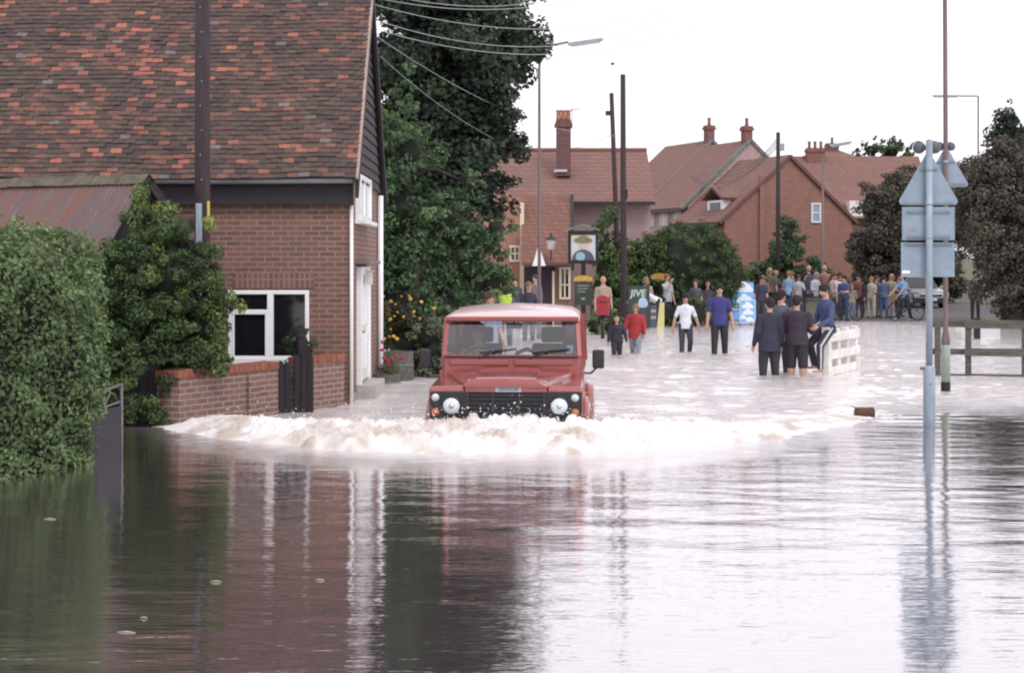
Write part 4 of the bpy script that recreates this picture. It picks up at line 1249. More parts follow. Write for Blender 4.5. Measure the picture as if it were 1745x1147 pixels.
def win(parent, x0, x1, y, z0, z1, bars=(.5,), hb=(.5,), fm=None, gm_=None):
    m_ = MB(); f = .07
    m_.box(x0, x1, y - .05, y + .03, z0, z0 + f); m_.box(x0, x1, y - .05, y + .03, z1 - f, z1); m_.box(x0, x0 + f, y - .05, y + .03, z0 + f, z1 - f); m_.box(x1 - f, x1, y - .05, y + .03, z0 + f, z1 - f)
    for b in bars: m_.box(x0 + (x1 - x0) * b - .025, x0 + (x1 - x0) * b + .025, y - .04, y + .02, z0 + f, z1 - f)
    for b in hb: m_.box(x0 + f, x1 - f, y - .035, y + .015, z0 + (z1 - z0) * b - .025, z0 + (z1 - z0) * b + .025)
    w_ = m_.build('window', fm or M['white'], parent)
    m_ = MB(); m_.box(x0 + f, x1 - f, y - .01, y + .01, z0 + f, z1 - f); m_.build('pane', gm_ or M['glassdark'], w_)
    return w_


# the inn
py_ = 60.0
pub = thing('village_inn', 'village inn under a broad tiled roof with one tall chimney and red porch roof', 'building', (0, py_, 0))
zp = lambda py, Y: CZ + (HY - py) * Y / F
xp = lambda px, Y: (px - CX) * Y / F
m_ = MB(); pent(m_, xp(760, 61), xp(1098, 64), 1.2, 7.8, -.1, 4.2, 6.05); m_.build('wall', M['pink'], pub)
m_ = MB()
x0_, x1_ = xp(745, 61), xp(1102, 64.5)
ez, rz_ = zp(343, 60.6), zp(258, 64.5)
slab(m_, (x0_, .7, ez - .1), (x1_, .7, ez - .1), (x1_, 4.5, rz_ - .1), (x0_, 4.5, rz_ - .1)); slab(m_, (x0_, 8.3, ez - .1), (x1_, 8.3, ez - .1), (x1_, 4.5, rz_ - .1), (x0_, 4.5, rz_ - .1))
rf_ = m_.build('roof', M['fartile'], pub)
m_ = MB(); m_.tube([(x0_, 4.5, rz_ + .04), (x1_, 4.5, rz_ + .04)], .1, 8); m_.build('ridge', M['redtile'], rf_, True)
m_ = MB(); m_.box(x0_, x1_, .6, .68, ez - .12, ez - .02); m_.build('gutter', M['black'], pub)
ch = chim(pub, xp(960, 62.6), 2.5, zp(300, 62.5), zp(206, 62.5), .52, .5, 3, mat('dark_chimney_brick', (.16, .085, .085), .9, .35, 8), mat('terracotta_pot', (.45, .17, .11), .8, .25, 8))
m_ = MB()
m_.box(xp(944, 62.5), xp(966, 62.5), 2.18, 2.24, zp(293, 62.4), zp(289, 62.4)); m_.build('lead_flashing', mat('pale_lead', (.5, .52, .56), .5, .1, 5), ch)
m_ = MB()
ax, az = xp(975, 62.5), zp(206, 62.5)
m_.tube([(ax, 2.5, az - .3), (ax, 2.5, az + .45)], .012, 6); m_.tube([(ax - .05, 2.5, az + .42), (ax + .3, 2.5, az + .45)], .01, 6)
for k in range(5): m_.tube([(ax - .02 + .07 * k, 2.5, az + .34), (ax - .02 + .07 * k, 2.5, az + .52)], .006, 5)
m_.build('aerial', M['lead'], ch)
# left brick part and the tile hung porch wing
m_ = MB(); m_.box(xp(770, 59), xp(891, 59), -1.0, 1.2, -.1, zp(338, 59)); m_.build('side_wall', M['orangebrick'], pub)
m_ = MB(); m_.box(xp(886, 59), xp(892, 59) + .02, -1.06, -1.0, -.1, zp(345, 59)); m_.build('corner_quoin', M['cream'], pub)
win(pub, xp(868, 59), xp(887, 59), -1.02, zp(446, 59), zp(418, 59), fm=M['cream'])
win(pub, xp(818, 59), xp(838, 59), -1.02, zp(505, 59), zp(455, 59), fm=M['cream'])
pub_w = 57.6 - py_
m_ = MB()
slab(m_, (xp(889, 57.4), -2.7, zp(452, 57.3)), (xp(973, 57.4), -2.7, zp(452, 57.3)), (xp(973, 60), .3, zp(338, 60.3)), (xp(889, 60), .3, zp(338, 60.3)), .1)
m_.build('porch_roof', M['redtile'], pub)
m_ = MB(); m_.bar((xp(973, 57.4) + .05, -2.75, zp(455, 57.3)), (xp(973, 60) + .05, .3, zp(336, 60.3)), .1, .28); m_.build('porch_barge', M['black'], pub)
m_ = MB(); m_.bar((xp(889, 60), .33, zp(336, 60.3)), (xp(972, 60), .33, zp(336, 60.3)), .14, .1); m_.build('porch_ridge', mat('bright_ridge', (.42, .16, .1), .8, .2, 6), pub)
m_ = MB(); m_.box(xp(893, 58), xp(972, 58), -2.0, .2, -.1, zp(448, 58)); m_.build('porch_wall', mat('inn_brown_wall', (.28, .17, .14), .85, .25, 5), pub)
m_ = MB(); m_.box(xp(893, 58), xp(946, 58), -2.06, -2.0, -.1, zp(455, 58)); m_.build('doorway', mat('dark_doorway', (.03, .02, .03), .8, .3, 4), pub)
m_ = MB(); m_.box(xp(941, 58), xp(945, 58), -2.1, -2.02, -.1, zp(462, 58)); m_.build('door_post', M['cream'], pub)
win(pub, xp(953, 58), xp(972, 58), -2.06, zp(510, 58), zp(455, 58), bars=(.5,), hb=(.45,), fm=M['cream'])
m_ = MB()
pa, pb, pc = (xp(918, 57.2), zp(416, 57.2)), (xp(907, 57.2), zp(453, 57.2)), (xp(930, 57.2), zp(453, 57.2))
m_.prism([pa, pb, pc], lambda x, z: (x, -2.86, z), lambda x, z: (x, -2.78, z)); m_.build('porch_gable', M['white'], pub)
ltn = thing('wall_lantern', 'old glass wall lantern on a bracket beside the hanging inn sign', 'lantern', (xp(939, 57), 57.0, zp(425, 57)))
m_ = MB(); m_.lathe((0, 0, 0), [(.1, 0), (.17, .3), (.17, .31)], 6); m_.build('lantern_glass', mat('lantern_pane', (.5, .47, .45), .2, .2, 7), ltn)
m_ = MB(); m_.lathe((0, 0, .31), [(.2, 0), (.12, .1), (.05, .14), (.03, .22)], 6); m_.tube([(0, .0, 0), (0, .05, -.2), (.0, .35, -.35)], .02, 6); m_.build('lantern_frame', M['black'], ltn)
# hanging sign on its post
isg = thing('inn_sign', 'framed painted inn sign of a figure in a wide hat on a dark post', 'sign', (xp(994, 54), 54.0, -.05))
sz = lambda py: zp(py, 54) + .05
sx = lambda px: xp(px, 54) - xp(994, 54)
m_ = MB(); m_.box(-.07, .07, -.06, .06, 0, sz(448)); m_.build('post', M['darkwood'], isg, bevel=.01)
m_ = MB()
m_.box(sx(968), sx(1019), -.07, .07, sz(400), sz(393)); m_.box(sx(968), sx(1019), -.07, .07, sz(449), sz(443.5)); m_.box(sx(968), sx(973), -.065, .065, sz(443.5), sz(400)); m_.box(sx(1015), sx(1019), -.065, .065, sz(443.5), sz(400))
m_.build('sign_frame', M['darkwood'], isg, bevel=.008)
m_ = MB(); m_.bar((sx(964), 0, sz(392)), (sx(994), 0, sz(383)), .2, .05); m_.bar((sx(1022), 0, sz(392)), (sx(994), 0, sz(383)), .2, .05); m_.build('sign_hood', M['lead'], isg)
bp_ = MB(); bp_.box(sx(972.5), sx(1015.5), -.04, .04, sz(444), sz(399.5))
pic = bp_.build('picture_board', mat('pale_sky_paint', (.46, .54, .64), .5, .12, 1.6, col2=(.52, .46, .26)), isg)


def disc(mb, px, py, rx, ry, y, n=18, half=None):
    pts = []
    for k in range(n):
        a = 2 * math.pi * k / n
        zz_ = py - ry * math.sin(a)
        if half is not None: zz_ = min(zz_, half)
        pts.append((sx(px + rx * math.cos(a)), sz(zz_)))
    mb.prism(pts, lambda x, z: (x, y, z), lambda x, z: (x, y - .005, z))


m_ = MB(); disc(m_, 993.5, 443, 19, 18, -.041, 24, 443.5); m_.build('painted_coat', mat('painted_dark_coat', (.07, .08, .13), .5, .2, 6), pic)
m_ = MB(); disc(m_, 989, 437, 8, 8, -.047, 16, 443.5); m_.build('painted_shirt', mat('painted_teal', (.25, .42, .48), .5, .2, 6), pic)
m_ = MB(); disc(m_, 993.5, 416, 7, 9, -.047); m_.build('painted_face', mat('painted_pale_face', (.55, .42, .36), .5, .1, 6), pic)
m_ = MB(); disc(m_, 993.5, 409.5, 16, 5.2, -.053); disc(m_, 993.5, 406, 9, 4.5, -.0535); m_.build('painted_hat', mat('painted_olive_hat', (.2, .17, .09), .5, .3, 6), pic)
# menu board under the sign
mbd = thing('menu_board', 'dark standing menu board with a curved yellow top below the inn sign', 'board', (xp(994, 53), 53.0, -.07))
z3 = lambda py: zp(py, 53) + .07
x3 = lambda px: xp(px, 53) - xp(994, 53)
m_ = MB(); m_.box(x3(979), x3(1009), -.02, .02, z3(520), z3(480)); m_.box(x3(979), x3(982), -.03, .03, 0, z3(520)); m_.box(x3(1006), x3(1009), -.03, .03, 0, z3(520)); m_.build('board', mat('dark_green_board', (.035, .05, .045), .5, .3, 7), mbd)
m_ = MB(); m_.prism([(x3(977), z3(479)), (x3(1011), z3(479)), (x3(1009), z3(472)), (x3(994), z3(469)), (x3(979), z3(472))], lambda x, z: (x, -.03, z), lambda x, z: (x, .03, z)); m_.build('header', mat('ochre_yellow', (.52, .32, .05), .5, .2, 8), mbd)
m_ = MB()
for k, py in enumerate((487, 492, 497)): m_.box(x3(984), x3(1004 - 3 * k), -.024, -.0205, z3(py) - .015, z3(py) + .015)
m_.box(x3(990), x3(997), -.024, -.0205, z3(511), z3(507)); m_.build('lettering_lines', mat('pale_paint', (.3, .3, .2), .6, .3, 20), mbd)

# brick gable house and the stepped terrace behind it
ra = R(20.5)


def terrace(label, px, Y, zr, ze, hw, Ln, wallm, parap=True, chs=(), first=False):
    t = thing('terraced_house', label, 'house', (xp(px, Y), Y, 0), ra, 'stepped brick terrace')
    m_ = MB()
    m_.add([(-hw, 0, 0), (hw, 0, 0), (hw, 0, ze), (0, 0, zr), (-hw, 0, ze), (-hw, Ln, 0), (hw, Ln, 0), (hw, Ln, ze), (0, Ln, zr), (-hw, Ln, ze)],
           [(0, 1, 2, 3, 4), (9, 8, 7, 6, 5), (0, 4, 9, 5), (1, 6, 7, 2), (2, 7, 8, 3), (3, 8, 9, 4)])
    m_.build('wall', wallm, t)
    m_ = MB()
    k = (zr - ze) / hw
    o_ = .3
    slab(m_, (-hw - o_, -.06, ze - k * o_), (-hw - o_, Ln, ze - k * o_), (0, Ln, zr), (0, -.06, zr), .09)
    slab(m_, (hw + o_, -.06, ze - k * o_), (hw + o_, Ln, ze - k * o_), (0, Ln, zr), (0, -.06, zr), .09)
    rf_ = m_.build('roof', M['fartile'], t)
    m_ = MB()
    if parap:
        m_.bar((-hw - .35, -.02, ze - k * .35 + .05), (0, -.02, zr + .05), .13, .15)
        m_.bar((hw + .35, -.02, ze - k * .35 + .05), (0, -.02, zr + .05), .13, .15)
        m_.build('parapet', M['lead'], rf_)
    else:
        m_.bar((-hw - .3, -.1, ze - k * .3 + .02), (0, -.1, zr + .02), .08, .14); m_.bar((hw + .3, -.1, ze - k * .3 + .02), (0, -.1, zr + .02), .08, .14)
        m_.build('barge_board', mat('brown_bargeboard', (.16, .08, .07), .8, .2, 6), rf_)
    m_ = MB(); m_.box(-hw - .36, -hw - .24, 0, Ln, ze - k * .3 - .1, ze - k * .3 + .02); m_.build('gutter', M['black'], t)
    for (cx_, cy_, zt_) in chs:
        chim(t, cx_, cy_, zr - .5, zt_, .42, .42, 1, mat('chimney_brick', (.24, .11, .1), .9, .3, 8), mat('clay_pot', (.3, .13, .1), .8, .2, 8))
    return t


h0 = terrace('nearest terrace house, plain red brick gable facing the flood', 1345, 80, zp(266, 80), zp(372, 80), 3.35, 5.0, M['redbrick'], False)
h1 = terrace('middle terrace house of the stepped row with chimney over its parapet', 1279, 84.7, zp(240, 84.7), zp(348, 84.7), 3.4, 5.0, M['pink'], True, ((-.05, .3, zp(214, 84.7)),))
h2 = terrace('farthest terrace house of the stepped row, chimney and dark parapet', 1213, 89.4, zp(240, 89.4), zp(344, 89.4), 3.5, 5.4, M['pink'], True, ((-.05, .2, zp(213, 89.4)),))
win(h0, (1387 - 1345) / 36.9, (1402 - 1345) / 36.9 + .1, -.02, zp(379, 80), zp(345, 80), bars=(), hb=(.5,), gm_=mat('blue_reflecting_pane', (.3, .38, .5), .1, .2, 3))
m_ = MB(); m_.box(-1.6, -1.35, -.12, 0, 0, zp(300, 80)); m_.build('flue', M['redbrick'], h0)
for hh_, n_ in ((h1, 3), (h2, 3)):
    for k in range(n_):          # windows on the long left wall
        hw_ = 3.4 if hh_ is h1 else 3.5
        y_ = .55 + 1.6 * k
        m_ = MB(); zb_ = zp(385, 86)
        m_.box(-hw_ - .04, -hw_ + .02, y_, y_ + .95, zb_, zb_ + 1.0); w_ = m_.build('window', mat('lilac_curtain', (.55, .48, .52), .5, .15, 5), hh_)
        m_ = MB(); m_.box(-hw_ - .05, -hw_ - .02, y_ + .45, y_ + .5, zb_, zb_ + 1.0); m_.build('mullion', M['white'], w_)
# dormer on the near house
m_ = MB()
dz0, dz1 = zp(374, 81), zp(342, 81)
m_.box(-3.0, -1.6, .8, 2.4, dz0, dz1); dm = m_.build('dormer', M['white'], h0)
m_ = MB(); slab(m_, (-3.2, .6, dz1), (-1.2, .6, dz1), (-1.2, 1.6, dz1 + .55), (-3.2, 1.6, dz1 + .55)); slab(m_, (-3.2, 2.6, dz1), (-1.2, 2.6, dz1), (-1.2, 1.6, dz1 + .55), (-3.2, 1.6, dz1 + .55)); m_.build('dormer_roof', M['fartile'], dm)
m_ = MB(); m_.box(-3.03, -2.99, 1.1, 2.1, dz0 + .25, dz1 - .1); m_.build('pane', M['glassdark'], dm)
# long roof to the right
lr_ = thing('long_house', 'long low house roof stretching right behind the brick gable', 'house', (0, 96, 0))
m_ = MB(); pent(m_, xp(1340, 96), xp(1585, 96), 0, 7, 0, zp(345, 96), zp(272, 99)); m_.build('wall', M['redbrick'], lr_)
m_ = MB()
slab(m_, (xp(1335, 96), -.4, zp(348, 95.6)), (xp(1590, 96), -.4, zp(348, 95.6)), (xp(1590, 96), 3.5, zp(269, 99.5)), (xp(1335, 96), 3.5, zp(269, 99.5)))
slab(m_, (xp(1335, 96), 7.4, zp(348, 95.6)), (xp(1590, 96), 7.4, zp(348, 95.6)), (xp(1590, 96), 3.5, zp(269, 99.5)), (xp(1335, 96), 3.5, zp(269, 99.5)))
m_.build('roof', M['fartile'], lr_)
chim(lr_, xp(1390, 99), 3.2, zp(290, 99), zp(252, 99), 1.0, .7, 3, mat('stack_brick', (.26, .12, .1), .9, .3, 8), mat('stack_pot', (.28, .12, .1), .8, .2, 8))
hb_ = thing('hipped_house', 'distant house with a pointed roof and chimney above the long roof', 'house', (xp(1422, 112), 112, 0))
m_ = MB(); m_.box(-2.2, 2.2, 0, 5, 0, zp(275, 112)); m_.build('wall', M['redbrick'], hb_)
m_ = MB(); zt_, ze_ = zp(248, 112), zp(278, 112)
m_.add([(-2.6, -.4, ze_), (2.6, -.4, ze_), (2.6, 5.4, ze_), (-2.6, 5.4, ze_), (-.7, 2.5, zt_), (.4, 2.5, zt_)], [(0, 1, 5, 4), (1, 2, 5), (2, 3, 4, 5), (3, 0, 4), (0, 3, 2, 1)]); m_.build('roof', M['fartile'], hb_)
chim(hb_, .25, 2.2, zt_ - .5, zp(240, 112), .8, .6, 1, mat('hip_stack_brick', (.2, .09, .09), .9, .3, 8), mat('hip_pot', (.2, .1, .09), .8, .2, 8))
hc_ = thing('dormer_house', 'house wing with white dormer cheek behind the right eave of the brick gable', 'house', (xp(1450, 88), 88, 0))
m_ = MB(); m_.box(-1.3, 2.5, 0, 3, 0, zp(372, 88)); m_.build('wall', M['redbrick'], hc_)
m_ = MB(); slab(m_, (-1.4, -.3, zp(375, 88)), (2.6, -.3, zp(375, 88)), (2.6, 2.4, zp(322, 90)), (-1.4, 2.4, zp(322, 90))); m_.build('roof', M['fartile'], hc_)
m_ = MB(); m_.box(-.1, .55, -.2, 1.8, zp(371, 88), zp(342, 88)); m_.build('dormer', M['white'], hc_)


# ------------------------------------------------------------------ the red off-road vehicle
VY = 19.35
veh = thing('offroad_vehicle', 'boxy red four wheel drive vehicle pushing a bow wave through the flood', 'car', ((862 - CX) * VY / F, VY, -.5), R(-3.0))
m, nt, p, out = base_mat('red_car_paint')
co = objco(nt)
paint = mixrgb(nt, noise_fac(nt, co, 3, 4), (.30, .036, .03), (.24, .03, .027))
sz_ = N(nt, 'ShaderNodeSeparateXYZ'); nt.links.new(co, sz_.inputs[0])
mr_ = N(nt, 'ShaderNodeMapRange'); mr_.inputs[1].default_value = 1.35; mr_.inputs[2].default_value = .45; nt.links.new(sz_.outputs[2], mr_.inputs[0])
mu_ = N(nt, 'ShaderNodeMath', operation='MULTIPLY'); nt.links.new(mr_.outputs[0], mu_.inputs[0]); nt.links.new(noise_fac(nt, co, 14, 6, .42, .66, .7), mu_.inputs[1])
nt.links.new(mixrgb(nt, mu_.outputs[0], paint, (.2, .135, .1)), p.inputs['Base Color'])      # dried mud, thicker low down
p.inputs['Roughness'].default_value = .38
p.inputs['Coat Weight'].default_value = 1; p.inputs['Coat IOR'].default_value = 1.6; p.inputs['Coat Roughness'].default_value = .1
M['carred'] = m
veh.scale = (1.045, 1, 1)
M['carblack'] = mat('black_car_plastic', (.016, .015, .022), .45, .3, 7)
M['seat'] = mat('dark_seat_cloth', (.03, .03, .035), .85, .3, 8)
M['chrome'] = mat('chrome', (.6, .6, .62), .15, .1, 5, metal=1)
# front wings
for s in (-1, 1):
    m_ = MB()
    prof = [(.0, .50), (.0, 1.115), (.035, 1.155), (1.2, 1.20), (1.2, .62), (.98, .60), (.93, .78), (.78, .90), (.42, .90), (.24, .78), (.2, .55)]
    # side profile (y,z) drawn through the wing's width
    x0_, x1_ = (.44, .825)
    m_.prism(prof, lambda y, z: (s * x0_, y, z), lambda y, z: (s * x1_, y, z - (.02 if z > 1 else 0)))
    m_.build('front_wing', M['carred'], veh, bevel=.022, seg=3)
    m_ = MB()
    n = 12
    for yc_, r0_, r1_, xo in ((.6, .50, .40, .07),):
        vs = []
        for k in range(n + 1):
            a = math.pi * (-.05 + 1.1 * k / n)
            c_, s_ = math.cos(a), math.sin(a)
            vs += [(s * .82, .6 + r1_ * c_, .50 + r1_ * s_), (s * (.82 + xo), .6 + r1_ * c_ * 1.02, .50 + r1_ * s_ * 1.02), (s * (.82 + xo * .8), .6 + r0_ * c_ * .97, .50 + r0_ * s_ * .97), (s * .82, .6 + r0_ * c_, .50 + r0_ * s_)]
        fcs = [(4 * k + j, 4 * k + (j + 1) % 4, 4 * k + 4 + (j + 1) % 4, 4 * k + 4 + j) for k in range(n) for j in range(4)]
        m_.add(vs, fcs)
    m_.build('arch_flare', M['carred'], veh, True)
    m_ = MB()
    m_.add([(x + s * .04 * (abs(x) > .83), y + 2.36, z) for x, y, z in vs], fcs); m_.build('arch_flare', M['carred'], veh, True)
    for y in (.6, 2.96):
        m_ = MB(); m_.lathe((s * .6, y, .38), [(.2, -.11), (.36, -.115), (.385, -.08), (.385, .08), (.36, .115), (.2, .11)], 22, 'x'); w_ = m_.build('wheel', M['rubber'], veh, True)
        m_ = MB(); m_.lathe((s * (.6), y, .38), [(.06, -.1), (.2, -.1), (.205, .1), (.06, .1)], 16, 'x'); m_.build('rim', M['galv'], w_, True)
    # repeater lamp and door mirror
    m_ = MB(); m_.box(s * .83 - .02, s * .83 + .02, .85, .95, .98, 1.02); m_.build('side_repeater', mat('amber_lens', (.75, .3, .04), .3, .1, 8), veh)
# bonnet: raised centre with rounded front corners
m_ = MB()
def bon(y, z, w, k=1.0, dz=.13):
    return [(-w, y, z - dz), (-w, y, z - .03), (-w + .05, y, z), (-.36, y, z + .012), (-.32, y, z + .03 * k), (0, y, z + .036 * k), (.32, y, z + .03 * k), (.36, y, z + .012), (w - .05, y, z), (w, y, z - .03), (w, y, z - dz)]
st = [bon(-.035, 1.17, .44, .2, .035), bon(-.02, 1.197, .455, 1, .06), bon(.05, 1.212, .47), bon(.6, 1.245, .60), bon(1.16, 1.275, .72)]
vs = [q for s_ in st for q in s_]
nn = 11
m_.add(vs, [(i * nn + k, i * nn + k + 1, (i + 1) * nn + k + 1, (i + 1) * nn + k) for i in range(len(st) - 1) for k in range(nn - 1)] + [tuple(range(nn - 1, -1, -1))])
m_.build('bonnet', M['carred'], veh, bevel=.012)
m_ = MB(); m_.box(-.44, .44, -.015, .1, 1.078, 1.142); m_.build('slam_panel', M['carred'], veh, bevel=.01)
bz = 1.104
m_ = MB(); m_.box(-.11, .165, -.022, -.014, bz - .022, bz + .03); pl_ = m_.build('bonnet_badge', mat('silver_badge', (.42, .46, .50), .4, .15, 9), veh, bevel=.003)
cu = bpy.data.curves.new('badge_lettering', 'FONT'); cu.body = 'DEFENDER'; cu.size = .047; cu.align_x = 'CENTER'; cu.align_y = 'CENTER'; cu.extrude = .001
to = bpy.data.objects.new('badge_lettering', cu); C.objects.link(to); to.parent = pl_; to.location = (.027, -.0245, bz + .004); to.rotation_euler = (R(90), 0, 0); cu.materials.append(M['black'])
# front panel, grille, lamps
m_ = MB()
m_.box(-.815, -.42, -.012, .05, .50, 1.088); m_.build('lamp_surround', M['carblack'], veh, bevel=.012)
MB().box(.42, .815, -.012, .05, .50, 1.088).build('lamp_surround', M['carblack'], veh, bevel=.012)
m_ = MB(); m_.box(-.42, .42, .03, .06, .5, 1.085); gr_ = m_.build('grille', M['carblack'], veh)
m_ = MB()
for k in range(11): m_.box(-.41, .41, -.004, .03, .56 + k * .048, .575 + k * .048)
for x in (-.41, -.14, .14, .41): m_.box(x - .012, x + .012, -.008, .03, .5, 1.08)
m_.build('grille_slats', mat('grille_plastic', (.03, .028, .035), .4, .2, 9), gr_, bevel=.003)
m_ = MB(); m_.lathe((.215, -.008, .795), [(.001, .012), (.03, .012), (.046, .006), (.05, 0)], 20, '-y')
o_ = m_.build('grille_badge', mat('pale_green_badge', (.32, .36, .22), .4, .2, 20), gr_, True)
lens = mat('headlight_glass', (.66, .74, .80), .12, .15, 30, spec=.9)
for x in (-.583, .572):
    m_ = MB(); m_.lathe((x, -.012, .925), [(.118, 0), (.118, .012), (.1, .022), (.092, .012)], 28, '-y'); rg = m_.build('headlight', M['carblack'], veh, True)
    m_ = MB(); m_.lathe((x, -.012, .925), [(.092, .008), (.088, .022), (.06, .036), (.03, .042), (.001, .044)], 28, '-y'); m_.build('lens', lens, rg, True)
    m_ = MB(); m_.lathe((x, -.012, .925), [(.028, .043), (.026, .048), (.001, .05)], 16, '-y'); m_.build('bulb_shield', M['chrome'], rg, True)
for x in (-.755, .74):
    for z, c_, r_, nm in ((1.02, (.62, .64, .64), .034, 'side_lamp'), (.855, (.48, .17, .035), .036, 'indicator_lamp')):
        m_ = MB(); m_.lathe((x, -.012, z), [(r_ + .008, 0), (r_ + .008, .01), (r_, .012), (r_ * .9, .028), (r_ * .4, .038), (.001, .04)], 18, '-y')
        m_.build(nm, mat(nm + '_lens', c_, .2, .15, 30), veh, True)
m_ = MB(); m_.box(-.86, .86, -.16, -.03, .42, .56); m_.build('bumper', M['carblack'], veh, bevel=.012)
# bulkhead with air vent flaps, windscreen frame
m_ = MB(); m_.box(-.775, .775, 1.16, 1.3, .6, 1.415); m_.build('bulkhead', M['carred'], veh, bevel=.012)
for x0_, x1_ in ((-.70, -.03), (.03, .70)):
    m_ = MB(); m_.box(x0_, x1_, 1.135, 1.165, 1.315, 1.385); m_.build('vent_flap', M['carred'], veh, bevel=.01)
m_ = MB(); m_.box(-.76, .76, 1.14, 1.17, 1.398, 1.412); m_.build('hinge_seal', M['carblack'], veh)
wb_, wt_ = Vector((0, 1.19, 1.415)), Vector((0, 1.37, 1.868))
def ws(x, t): q = wb_.lerp(wt_, t); return Vector((x, q.y, q.z))
HWB, HWT = .782, .755
m_ = MB()
m_.bar(ws(-HWB, .02), ws(HWB, .02), .05, .03); m_.bar(ws(-HWT, .985), ws(HWT, .985), .05, .03)
m_.bar(ws(-HWB + .015, .0), ws(-HWT + .015, 1), .05, .05); m_.bar(ws(HWB - .015, .0), ws(HWT - .015, 1), .05, .05)
for sx_ in (-1, 1):             # rounded inner corners
    for t_, sg_ in ((.07, 1), (.94, -1)):
        hw_ = HWB if sg_ > 0 else HWT
        a, b, c_ = ws(sx_ * (hw_ - .03), t_), ws(sx_ * (hw_ - .09), t_), ws(sx_ * (hw_ - .03), t_ + sg_ * .13)
        q = [a, b, (b + c_) / 2 + (a - (b + c_) / 2) * .25, c_]
        m_.add([v - Vector((0, .012, 0)) for v in q] + [v + Vector((0, .012, 0)) for v in q], [(0, 1, 2, 3), (7, 6, 5, 4), (1, 5, 6, 2), (2, 6, 7, 3)])
fr_ = m_.build('windscreen_frame', M['carred'], veh, bevel=.008)
m, nt, p, out = base_mat('windscreen_glass')
tr = N(nt, 'ShaderNodeBsdfTransparent'); tr.inputs[0].default_value = (.90, .92, .94, 1)
gl_ = N(nt, 'ShaderNodeBsdfGlossy', Roughness=.02)
mx_ = N(nt, 'ShaderNodeMixShader')
fz = N(nt, 'ShaderNodeFresnel', IOR=2.1)
nt.links.new(fz.outputs[0], mx_.inputs[0]); nt.links.new(tr.outputs[0], mx_.inputs[1]); nt.links.new(gl_.outputs[0], mx_.inputs[2]); nt.links.new(mx_.outputs[0], out.inputs[0])
M['carglass'] = m
m_ = MB(); q = [ws(-HWB + .03, .05), ws(HWB - .03, .05), ws(HWT - .03, .96), ws(-HWT + .03, .96)]
m_.add(q, [(0, 1, 2, 3)]); m_.build('windscreen', M['carglass'], fr_)
m_ = MB(); m_.bar(ws(-.76, -.005) - Vector((0, .02, 0)), ws(.76, -.005) - Vector((0, .02, 0)), .02, .02); m_.build('windscreen_seal', M['carblack'], fr_)
for x0_, x1_ in ((-.36, -.10), (.22, .50)):
    m_ = MB()
    a = ws(x0_, .0) - Vector((0, .03, .01)); b = ws(x1_ - .06, .17) - Vector((0, .03, 0))
    m_.tube([a, a.lerp(b, .5) - Vector((0, .02, 0)), b], .009, 6); m_.bar(ws(x1_ - .26, .10) - Vector((0, .022, 0)), ws(x1_ + .16, .20) - Vector((0, .022, 0)), .012, .018); m_.ball(a, .022)
    m_.build('wiper', M['black'], veh)
# roof
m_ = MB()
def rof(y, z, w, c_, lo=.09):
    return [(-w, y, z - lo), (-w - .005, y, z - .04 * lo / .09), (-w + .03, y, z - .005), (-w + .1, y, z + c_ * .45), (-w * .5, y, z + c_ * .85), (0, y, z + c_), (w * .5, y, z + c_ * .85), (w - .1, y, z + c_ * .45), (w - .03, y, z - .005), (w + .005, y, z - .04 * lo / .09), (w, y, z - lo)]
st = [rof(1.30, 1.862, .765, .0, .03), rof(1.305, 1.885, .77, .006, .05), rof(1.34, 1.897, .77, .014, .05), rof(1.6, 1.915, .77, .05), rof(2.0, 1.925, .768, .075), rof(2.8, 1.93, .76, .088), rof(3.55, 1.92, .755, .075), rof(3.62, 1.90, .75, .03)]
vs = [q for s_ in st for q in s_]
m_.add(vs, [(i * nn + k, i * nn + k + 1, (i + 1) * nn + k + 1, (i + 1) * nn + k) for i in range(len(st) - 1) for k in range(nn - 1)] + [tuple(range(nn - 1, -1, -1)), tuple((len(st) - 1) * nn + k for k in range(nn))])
m_.build('roof_panel', mat('sky_glare_roof_paint', (.66, .50, .50), .35, .1, 4, coat=.5), veh, True)  # sky reflection on the red roof, put into a pale pink base colour
m_ = MB(); m_.box(-.765, .765, 1.275, 1.31, 1.835, 1.888); m_.build('roof_header', M['carred'], veh, bevel=.012)
